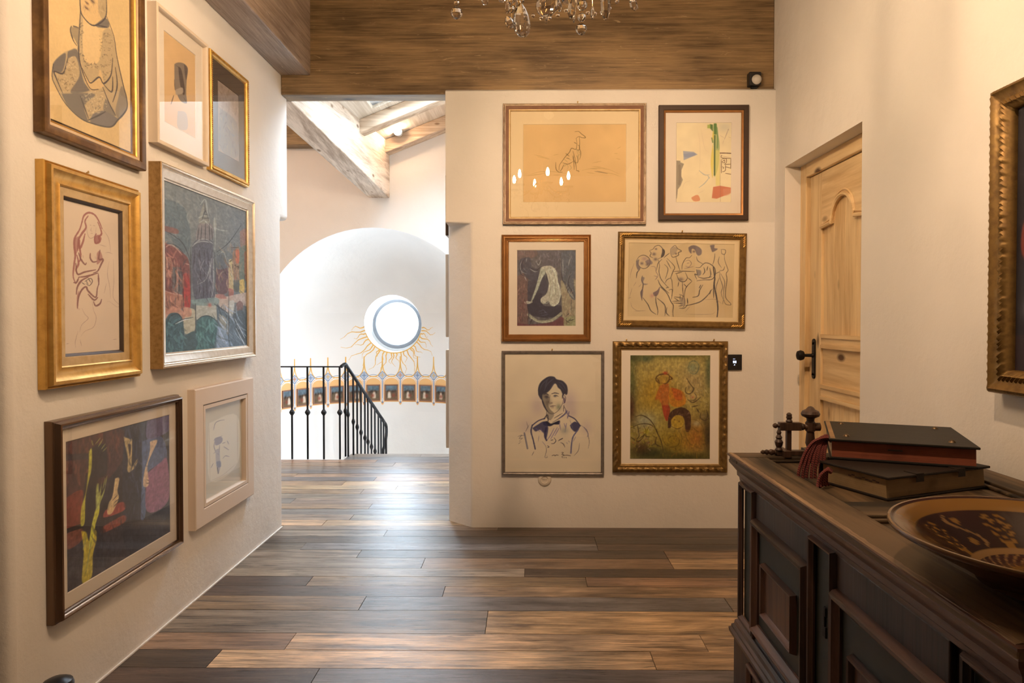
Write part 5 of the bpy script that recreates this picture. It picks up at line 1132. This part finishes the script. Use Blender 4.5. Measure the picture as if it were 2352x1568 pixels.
def book(nm,label,loc,rz_,L,Dp,th,cm,pm_side,pm_end,bosses=False):
    """spine along the local back edge; x = length, y = depth away from the viewer"""
    t = thing(nm,label,'book',loc,rz_,None); ct = .007
    bevel(MB().box(-.006,L+.004,-.008,Dp,0,ct).build('lower_cover',cm,t),.002); bevel(MB().box(-.008,L+.008,-.012,Dp,th-ct,th).build('upper_cover',cm,t),.002)
    b = MB(); n = 9
    b.add([(0,0,ct),(L,0,ct),(L,Dp-.008,ct),(0,Dp-.008,ct),(0,.004,th-ct),(L,.004,th-ct),(L,Dp-.008,th-ct),(0,Dp-.008,th-ct)],[(0,1,5,4)],0)
    b.add([(0,0,ct),(L,0,ct),(L,Dp-.008,ct),(0,Dp-.008,ct),(0,.004,th-ct),(L,.004,th-ct),(L,Dp-.008,th-ct),(0,Dp-.008,th-ct)],[(3,0,4,7),(1,2,6,5)],1)
    b.build('page_block',[pm_side,pm_end],t)
    b = MB()
    for k in range(n):
        a0 = -PI/2+PI*k/(n-1); b.v += [(0,Dp-.004+.012*math.cos(a0),th/2+(th/2-.001)*math.sin(a0)),(L,Dp-.004+.012*math.cos(a0),th/2+(th/2-.001)*math.sin(a0))]
    for k in range(n-1): b.f.append([2*k,2*k+1,2*k+3,2*k+2]); b.mi.append(0)
    smooth(b.build('spine',cm,t),60)
    if bosses:
        for (x,y) in ((.045,.06),(.045,Dp-.06),(L-.05,.06),(L-.05,Dp-.06)):
            smooth(MB().lathe([(.011,0),(.009,.004),(.004,.008),(.001,.009)],(x,y,th-.001),10).build('metal_boss',M['boss'],t))
        MB().box(-.004,.010,.0,Dp-.01,th-.0062,th+.0008).build('worn_cover_edge',M['bare_board'],t)
    return t
M['boss'] = metal('dull_bronze_boss',(.13,.09,.05),(.06,.04,.03),.4)
ZP = ZT-.0145
bk = book('old_book','thick old book with tan page edges lying underneath on the dresser panel',(.997,1.900,ZP),math.atan2(.150,.367),.40,.235,.067,M['book_brown'],M['pages_tan'],M['pages_tan'])
b = MB()
for k in range(9): b.obox((-.0005,.03+.012*k,.045+.003*math.sin(k*2)),(1,0,0),(0,1,0),(0,0,1),.0008,.005,.0016)
b.build('edge_lettering',M['dark_line'],bk)
for x in (.10,.27): bevel(MB().box(x,x+.03,-.011,.03,.0665,.0695).box(x,x+.03,-.0125,-.0105,.045,.0695).build('clasp_strap',M['book_brown'],bk),.001)
up = book('old_book','old book with dark bossed cover and red page edges, topmost of two',(.951,2.141,ZP+.0676),math.atan2(-.142,.365),.385,.395,.064,M['book_black'],M['pages_red'],M['pages_pale'],True)
bevel(MB().box(.155,.195,-.0015,.001,.036,.040).build('clasp_slot',M['dark_line'],up),.0005)
for x in (.08,.30): smooth(MB().lathe([(.005,-.006),(.003,-.010),(.001,-.011)],(x,.0,.060),8,'y').build('clasp_pin',M['boss'],up))

# red cord tassels hanging from the top book
def cord_mat():
    q = NT('red_striped_cord'); v = q.coord('Object'); wv = q.n('ShaderNodeTexWave',{'Vector':q.mapping(v,(1,1,1)),'Scale':70.0,'Distortion':2.0},bands_direction='DIAGONAL')
    q.bset(Base_Color=q.mix((.22,.035,.028),(.055,.014,.012),q.ramp(wv.outputs['Fac'],[(.35,(0,0,0)),(.65,(1,1,1))])),Roughness=.8); return q.m
M['cord'] = cord_mat()
t = thing('cord_tassel','red and dark striped cord bundle drooping from the left end of the top book','tassel',(.918,2.157,ZP)); ox,oy,oz = .93,2.16,ZP
for k in range(7):
    dx = (k-3)*.0085; j = random.uniform(-.006,.006)
    pts = catmull([(.985+dx*.4,2.20+dx,.962),(.962+dx*.5,2.185+dx,.973+j),(.935+dx,2.165+dx*.5,.962+j),(.912+dx*1.2,2.15,.925+j),(.900+dx*1.5,2.14+j,.880),(.898+dx*1.6,2.135+j*2,.852)],4)
    smooth(MB().tube([(x-ox,y-oy,z-oz) for x,y,z in pts],.0052,6).build('cord',M['cord'],t),60)
t = thing('cord_tassel','small red cord knot on the dresser top beside the tan-edged book','tassel',(.90,2.06,ZP)); ox,oy,oz = .90,2.06,ZP
for k in range(5):
    dx = (k-2)*.0085
    pts = catmull([(.908+dx*.4,2.045+dx*.6,.893),(.893+dx*.6,2.04+dx,.902),(.880+dx,2.035+dx,.888),(.874+dx*1.2,2.03+dx,.862),(.876+dx*1.6,2.028+dx*1.4,.8535)],4)
    smooth(MB().tube([(x-ox,y-oy,z-oz) for x,y,z in pts],.0044,6).build('cord',M['cord'],t),60)

# ------------------------------------------------------------------ turned wooden stand at the far corner of the dresser
M['turned'] = wood('dark_turned_wood',(.028,.014,.009),(.10,.052,.032),2,1.5,.45,0,bumpy=.2)
t = thing('turned_stand','dark turned-wood stand with knobbed posts on the far corner of the dresser','wooden stand',(.95,2.452,ZT+.001)); 
def fs(b,nm): return smooth(b.build(nm,M['turned'],t),35)
fs(MB().box(-.06,.085,-.014,.014,.004,.018).lathe([(.003,-.115),(.008,-.108),(.006,-.100),(.010,-.094),(.007,-.086),(.011,-.078),(.008,-.066),(.012,-.06)],(0,0,.012),10,'x').lathe([(.012,.085),(.008,.095),(.011,.105),(.006,.115)],(0,0,.012),10,'x'),'base_bar')
fs(MB().box(-.045,-.020,-.04,.04,0,.022),'foot'); fs(MB().box(.045,.070,-.04,.04,0,.022),'foot')
fs(MB().lathe([(.010,.018),(.014,.022),(.009,.030),(.013,.040),(.015,.050),(.009,.060),(.012,.066),(.006,.076),(.009,.084),(.004,.094)],(-.052,-.005,0),12),'small_baluster')
fs(MB().obox((-.016,0,.055),(1,0,0),(0,1,0),(0,0,1),.008,.008,.042).lathe([(.010,.118),(.012,.124),(.008,.130),(.011,.136),(.009,.142),(.010,.148),(.004,.154)],(-.014,0,0),12),'square_post')
fs(MB().obox((-.012,0,.105),(1,0,0),(0,1,0),(0,0,1),.038,.013,.014).lathe([(.004,-.072),(.008,-.068),(.010,-.062),(.006,-.056),(.008,-.050)],(0,0,.107),10,'x').lathe([(.008,.026),(.013,.034),(.009,.042),(.014,.050),(.015,.095)],(0,0,.103),12,'x'),'cross_arm')
fs(MB().lathe([(.014,.0),(.016,.02),(.012,.03),(.017,.045),(.013,.085),(.018,.09),(.018,.118),(.013,.124),(.014,.134),(.030,.142),(.033,.150),(.028,.160),(.016,.166),(.013,.170),(.008,.175),(.002,.177)],(.062,0,0),18),'knob_post')

# ------------------------------------------------------------------ slip-decorated earthenware platter
def platter():
    n,prof = 220, []
    prof = [(.001,.012),(.05,.012),(.09,.013),(.115,.018),(.122,.022),(.145,.035),(.18,.055),(.215,.074),(.235,.084),(.250,.090),(.262,.094),(.268,.097),(.272,.0965),(.2735,.092),(.270,.086),(.255,.078),(.22,.060),(.17,.035),(.13,.012),(.125,.001),(.001,.001)]
    P = []
    for i in range(len(prof)-1):
        m_ = 6 if i < 12 else 1
        for j in range(m_): f=j/m_; P.append((prof[i][0]+(prof[i+1][0]-prof[i][0])*f, prof[i][1]+(prof[i+1][1]-prof[i][1])*f, i))
    P.append((*prof[-1],len(prof)))
    b = MB(); K = len(P); cols = []
    dark=np.array((.020,.006,.004)); och=np.array((.19,.095,.018)); tan=np.array((.24,.135,.05)); und=np.array((.085,.035,.018))
    for j,(r,z,i) in enumerate(P):
        for k in range(n):
            th = 2*PI*k/n; b.v.append((r*math.cos(th),r*math.sin(th),z))
            if i >= 13: c = und
            elif i >= 10: c = tan*.8 if i >= 11 else dark*1.5
            elif r > .222: c = och
            elif r > .13:
                c = dark; s_ = th*14/(2*PI); ph_ = s_-math.floor(s_)-.5; q = (r-.176)/.042
                kind = int(math.floor(s_))%2
                if kind == 0:
                    if abs(q) < .85 and abs(abs(ph_*2.2-.0)-(.62-.28*abs(q))*abs(math.sin(q*7.0))) < .11: c = och*.95
                    if q < -.6 and abs(ph_) < .12: c = och
                else:
                    if abs(ph_-.28*math.sin(q*2.6)) < .055 and abs(q) < .95: c = tan*.8
                    if (ph_*1.6)**2+(q-.55)**2 < .035 or (ph_*1.6-.2)**2+(q+.6)**2 < .05: c = och
            elif r > .118: c = tan*.9
            elif r > .070:
                c = dark*1.6
                if abs(math.sin(th*17+r*160)) < .42: c = tan*.75
            elif r > .062: c = och*.8
            else:
                c = dark*1.8
                if abs(math.sin(th*3+r*190)) < .3 or (r < .02): c = och*.7
            cols.append((*c,1))
    for j in range(K-1):
        for k in range(n): b.f.append([j*n+k,j*n+(k+1)%n,(j+1)*n+(k+1)%n,(j+1)*n+k]); b.mi.append(0)
    me = b.mesh('platter'); ca = me.color_attributes.new('Col','FLOAT_COLOR','POINT'); ca.data.foreach_set('color',np.array(cols,np.float32).ravel())
    q = NT('glazed_slipware'); cn = q.n('ShaderNodeVertexColor',layer_name='Col'); q.bset(Base_Color=cn.outputs['Color'],Roughness=.22); q.bump(q.noise(q.coord('Object'),40,3),.1,.003)
    o = link('platter',me,q.m); smooth(o,60); return o
pl = platter(); pl.location = (.963,1.246,ZT+.002); pl.rotation_euler = (0,0,R(20))
tag(pl,'large round brown glazed platter with ochre slip ornament at the near end of the dresser','platter')

# ------------------------------------------------------------------ wall fittings
t = thing('thermostat','small square black thermostat with lit digits right of the carved frame','thermostat',(1.3245,4.40,1.023))
bevel(MB().box(-.047,.047,-.012,0,0,.100).build('housing',M['black_plastic'],t),.003)
M['led'] = emit('display_glow',(.55,.68,1.0),2.2)
def glyph(cells,x0,z0,c,d): 
    b = MB()
    for r_,row in enumerate(cells):
        for q_,ch in enumerate(row):
            if ch == '#': b.box(x0+q_*c,x0+q_*c+c*.95,-d-.0006,-d,z0-r_*c-c*.95,z0-r_*c)
    return b
glyph(['###.###','#.#.#.#','###.###','..#.#.#','###.###'],-.0105,.060,.003,.0121).build('display_digits',M['led'],t)
glyph(['#..#','#..#'],-.009,.074,.0026,.0121).build('display_icon',M['led'],t)
glyph(['..#','.##','###'],-.005,.038,.0024,.0121).build('display_icon',M['led'],t)

t = thing('wall_socket','round white wall socket below the ink portrait frame','socket',(.107,4.40,.268))
M['white_plastic'] = plain('ivory_plastic',(.66,.60,.52),.45,0,.4,.02)
smooth(MB().lathe([(.001,-.004),(.022,-.004),(.0225,-.009),(.036,-.009),(.041,-.006),(.044,0)],(0,0,.045),32,'y').build('cover_ring',M['white_plastic'],t))
for x in (-.0095,0,.0095): smooth(MB().lathe([(.0001,-.0046),(.0025,-.0045),(.0025,-.001)],(x,0,.045),10,'y').build('socket_hole',M['black_plastic'],t))

t = thing('motion_sensor','black cube motion sensor with a white dome on the header beam','sensor',(1.443,4.427,2.835))
bevel(MB().box(-.040,.036,-.055,0,.0,.085).box(-.018,.022,-.03,0,-.012,.002).build('housing',M['black_plastic'],t),.008,3)
M['dome'] = plain('white_sensor_dome',(.62,.60,.56),.3,0,.5,.01)
smooth(MB().lathe([(.031*math.cos(R(a_)),.031*math.sin(R(a_))*-1) for a_ in (0,15,30,45,60,75,88)],(.006,-.052,.034),20,'y').build('sensor_dome',M['dome'],t),60)

t = thing('door_stop','small black rounded stop on the floor at the near foot of the left wall','door stop',(-1.52,2.17,0))
smooth(MB().lathe([(.050,0),(.052,.012),(.030,.03),(.022,.08),(.026,.13),(.040,.150),(.047,.168),(.042,.182),(.026,.190),(.004,.192)],(0,0,0),16).build('stop_body',M['black_plastic'],t),40)

# ------------------------------------------------------------------ wrought-iron stair railing
t = thing('stair_railing','black wrought-iron stair railing with knotted balusters in the hall','railing',(-1.79,6.54,0)); ox,oy = -1.79,6.54
lev = [(-2.72,.894),(-2.573,.894),(-2.424,.894),(-2.275,.894),(-2.124,.894),(-1.968,.894),(-1.813,.894)]
b = MB().box(-2.80-ox,-1.79-ox,-.014,.014,.886,.898)
pth = [(-1.80,6.545,.893),(-1.775,6.60,.915),(-1.769,6.675,.874),(-1.737,6.75,.791),(-1.717,6.825,.726),(-1.697,6.90,.659),(-1.675,6.975,.591),(-1.662,7.05,.536),(-1.643,7.125,.472),(-1.623,7.20,.408),(-1.603,7.275,.342),(-1.591,7.35,.289),(-1.579,7.425,.235),(-1.566,7.50,.165),(-1.585,7.57,.02),(-1.65,7.63,-.18),(-1.75,7.66,-.36)]
pp = catmull(pth,4); smooth(b.tube([(x-ox,y-oy,z) for x,y,z in pp],.0165,8).build('handrail',M['black_iron'],t),50)
def balu(x,y,z0,z1,zk,rk):
    o = smooth(MB().tube([(x-ox,y-oy,z0),(x-ox,y-oy,z1)],.0105,6).build('baluster',M['black_iron'],t),50)
    smooth(MB().lathe([(.009,-.036),(.010,-.030),(rk*1.1,-.006),(rk*1.1,.006),(.010,.030),(.009,.036)],(x-ox,y-oy,zk),8).build('knot',M['black_iron'],o),20)
for x,z in lev: balu(x,6.54,0,.89,.452,.024)
for i,(x,y,z) in enumerate(pth[1:15]): balu(x,y,z-.90,z-.004,z-.46,.017)
b = MB()
for i in range(8):
    a0 = .1+i*.2
b.box(-1.80-ox,.0,0,0,0,0) if False else None

# spotlight on the rafter
t = thing('spotlight','small glowing spotlight fixed to the rafter under the stair hall roof','spotlight',(-1.262,6.665,3.165))
smooth(MB().lathe([(.012,.03),(.034,.028),(.040,.0),(.040,-.045),(.034,-.045),(.030,-.01),(.012,.0)],(0,0,0),20,'y').build('lamp_body',M['white_frame'],t),40)
M['spot_glow'] = emit('spot_bulb',(1.0,.80,.52),900)
t2 = thing('spotlight','unseen white spotlight added under the flat hall ceiling left of the overhead beam','spotlight',(-2.45,5.42,3.40))  # housing of the added hall lamp, hidden from view
smooth(MB().lathe([(.02,0),(.02,-.06),(.042,-.07),(.045,-.16),(.038,-.16),(.034,-.10)],(0,0,0),20).build('lamp_body',M['white_frame'],t2),40)
smooth(MB().lathe([(.001,-.125),(.02,-.12),(.03,-.11)],(0,0,0),14).build('bulb',M['spot_glow'],t2),60)
smooth(MB().lathe([(.001,-.040),(.020,-.038),(.029,-.030),(.029,-.02)],(0,0,0),16,'y').build('bulb',M['spot_glow'],t),60)

# ------------------------------------------------------------------ crystal chandelier
CX_,CY_ = .12,2.38
t = thing('chandelier','brass chandelier with candle bulbs and hanging cut crystals at the top of the view','chandelier',(CX_,CY_,2.35)); ZO = 2.35
BULB = 880.0
M['bulb'] = emit('candle_bulb',(1.0,.70,.42),BULB)
M['candle_white'] = plain('ivory_candle_sleeve',(.75,.66,.50),.5)
M['chand_brass'] = metal('chandelier_brass',(.85,.60,.26),(.60,.38,.14),.22,1.0)
def cz(z): return z-ZO
smooth(MB().lathe([(.055,cz(3.72)),(.055,cz(3.70)),(.03,cz(3.67)),(.008,cz(3.65)),(.008,cz(2.92)),(.03,cz(2.90)),(.045,cz(2.86)),(.02,cz(2.80)),(.016,cz(2.72)),(.035,cz(2.68)),(.05,cz(2.62)),(.035,cz(2.57)),(.02,cz(2.55)),(.012,cz(2.52)),(.002,cz(2.51))],(0,0,0),24).build('central_stem',M['chand_brass'],t),40)
RA = .265; bulbs = [(R(18+60*k)) for k in range(6)]
for k,an in enumerate(bulbs):
    c,s_ = math.cos(an),math.sin(an); pts = catmull([(.03*c,.03*s_,cz(2.64)),(.10*c,.10*s_,cz(2.56)),(.19*c,.19*s_,cz(2.51)),(.25*c,.25*s_,cz(2.525)),(RA*c,RA*s_,cz(2.56))],6)
    smooth(MB().tube(pts,.006,7).build('arm',M['chand_brass'],t),60)
    smooth(MB().lathe([(.010,cz(2.555)),(.042,cz(2.562)),(.048,cz(2.572)),(.044,cz(2.572)),(.012,cz(2.564))],(RA*c,RA*s_,0),20).build('drip_pan',M['crystal'],t),40)
    cd = smooth(MB().lathe([(.0105,cz(2.56)),(.0105,cz(2.632)),(.004,cz(2.634))],(RA*c,RA*s_,0),12).build('candle',M['candle_white'],t),40)
    smooth(MB().lathe([(.006,cz(2.632)),(.012,cz(2.645)),(.0155,cz(2.660)),(.013,cz(2.680)),(.006,cz(2.700)),(.001,cz(2.708))],(RA*c,RA*s_,0),12).build('bulb',M['bulb'],cd),80)
# cut crystals: shapes as low facet lathes, flattened for pendants
def facet(b,prof,c,n=8,flat=1.0,tilt=0.0,rot=0.0):
    st_ = len(b.v); b.lathe(prof,(0,0,0),n)
    for i in range(st_,len(b.v)):
        x,y,z = b.v[i]; y *= flat; x,y = x*math.cos(rot)-y*math.sin(rot), x*math.sin(rot)+y*math.cos(rot); x,z = x*math.cos(tilt)-z*math.sin(tilt), x*math.sin(tilt)+z*math.cos(tilt)
        b.v[i] = (x+c[0],y+c[1],z+c[2])
    return b
def ball(r): return [(.001,-r),(.55*r,-.8*r),(.95*r,-.25*r),(.95*r,.3*r),(.55*r,.8*r),(.001,r)]
def pend(w,h): return [(.001,-h*.5),(w*.22,-h*.47),(w*.42,-h*.33),(w*.5,-h*.12),(w*.42,h*.15),(w*.25,h*.36),(w*.08,h*.49),(.001,h*.5)]
def icicle(w,h): return [(.001,-h*.5),(w*.25,-h*.46),(w*.42,-h*.2),(w*.5,h*.2),(w*.4,h*.4),(.001,h*.5)]
px = .00152
def at(x,y,dy=0):
    k = (CY_+dy)/1568.0; return ((x-1213)*k-CX_, dy, 1.35+(733-y)*k-.008-ZO)   # spread of the drops as seen from the room
H_ = []
def crys(nm,prof,c,n=8,flat=1,tilt=0,rot=0): 
    o = facet(MB(),prof,c,n,flat,tilt,rot).build(nm,M['crystal'],t); return o
def wire(a_,b_): MB().tube([a_,b_],.0012,4).build('crystal_wire',M['chand_brass'],t)
def drop_chain(x,parts,dy,ztop=2.60):
    for (nm,y,prof,n,fl,ti,ro,dx) in parts: crys(nm,prof,at(x+dx,y,dy),n,fl,ti,ro)
    ys = min(p[1] for p in parts); ylow = max(p[1] for p in parts)
    p0 = at(x,ylow,dy); p1 = (p0[0],p0[1],ztop-ZO); wire((p0[0],p0[1]+.0,p0[2]+.012),p1)
drop_chain(1050,[('crystal_ball',30,ball(14*px),10,1,0,.2,0),('crystal_bead',8,ball(7*px),8,1,0,0,0),('crystal_bead',-6,ball(6*px),8,1,0,0,0)],-.05)
drop_chain(1114,[('crystal_pendant',0,pend(18*px,26*px),8,.6,0,.4,0)],.08)
drop_chain(1175,[('crystal_bead',23,ball(8*px),8,1,0,0,0),('crystal_bead',4,ball(9*px),8,1,0,0,0),('crystal_pendant',51,pend(24*px,30*px),6,.6,.5,0,-4)],.05)
drop_chain(1198,[('crystal_pendant',47,pend(44*px,74*px),12,.5,.04,.5,0),('crystal_bead',3,ball(6*px),8,1,0,0,0)],-.10)
drop_chain(1257,[('crystal_pendant',2,pend(56*px,72*px),12,.5,-.03,-.4,0),('crystal_pendant',14,pend(14*px,28*px),6,.6,.1,0,26)],-.08)
drop_chain(1313,[('crystal_leaf',19,pend(24*px,52*px),6,.45,-.12,.6,0)],.02)
drop_chain(1334,[('crystal_ball',14,ball(12*px),10,1,0,.3,2),('crystal_bead',41,ball(10*px),9,1,0,.1,1),('crystal_ball',68,ball(13*px),10,1,0,.5,0)],-.06)
drop_chain(1389,[('crystal_icicle',16,icicle(24*px,62*px),6,.9,0,.2,0)],-.03)
drop_chain(1453,[('crystal_kite',14,[(.001,-14*px),(13*px,-7*px),(12*px,8*px),(.001,15*px)],4,.6,.2,.6,0)],.03)
# bead swags and smaller drops higher up, around the arms
for k in range(12):
    an = R(18+30*k); r_ = RA if k%2==0 else .17; z = 2.545 if k%2==0 else 2.50
    c_,s2 = math.cos(an),math.sin(an)
    crys('crystal_pendant',pend(.022,.05),(r_*c_,r_*s2,cz(z-.035)),8,.5,0,an)
    wire((r_*c_,r_*s2,cz(z-.012)),(r_*c_,r_*s2,cz(z+.018)))
for k in range(6):
    a1 = R(18+60*k); a2 = a1+R(60)
    for j in range(1,8):
        f = j/8; x = RA*(math.cos(a1)*(1-f)+math.cos(a2)*f); y = RA*(math.sin(a1)*(1-f)+math.sin(a2)*f); z = 2.56-.075*(1-(2*f-1)**2)
        crys('crystal_bead',ball(.008),(x,y,cz(z)),6)

# housings of the added fill spots (unseen, above the view)
for (p,q,wt,cone),wh in zip(FILL_SPOTS,('back picture wall','left picture wall','floor','right wall')):
    t = thing('added_ceiling_spot',f'unseen white ceiling spotlight added to brighten the {wh}','spotlight',(p[0],p[1],3.60),0,'added fill spots above the view')
    d_ = (Vector(q)-Vector(p)).normalized(); c = Vector((0,0,-.04))
    smooth(MB().tube([c-d_*.05,c-d_*.01],[.038,.045],20).build('lamp_body',M['white_frame'],t),40)
    smooth(MB().lathe([(.03,.12),(.03,.105),(.008,.10),(.008,.0)],(0,0,0),16).build('lamp_stem',M['white_frame'],t),40)
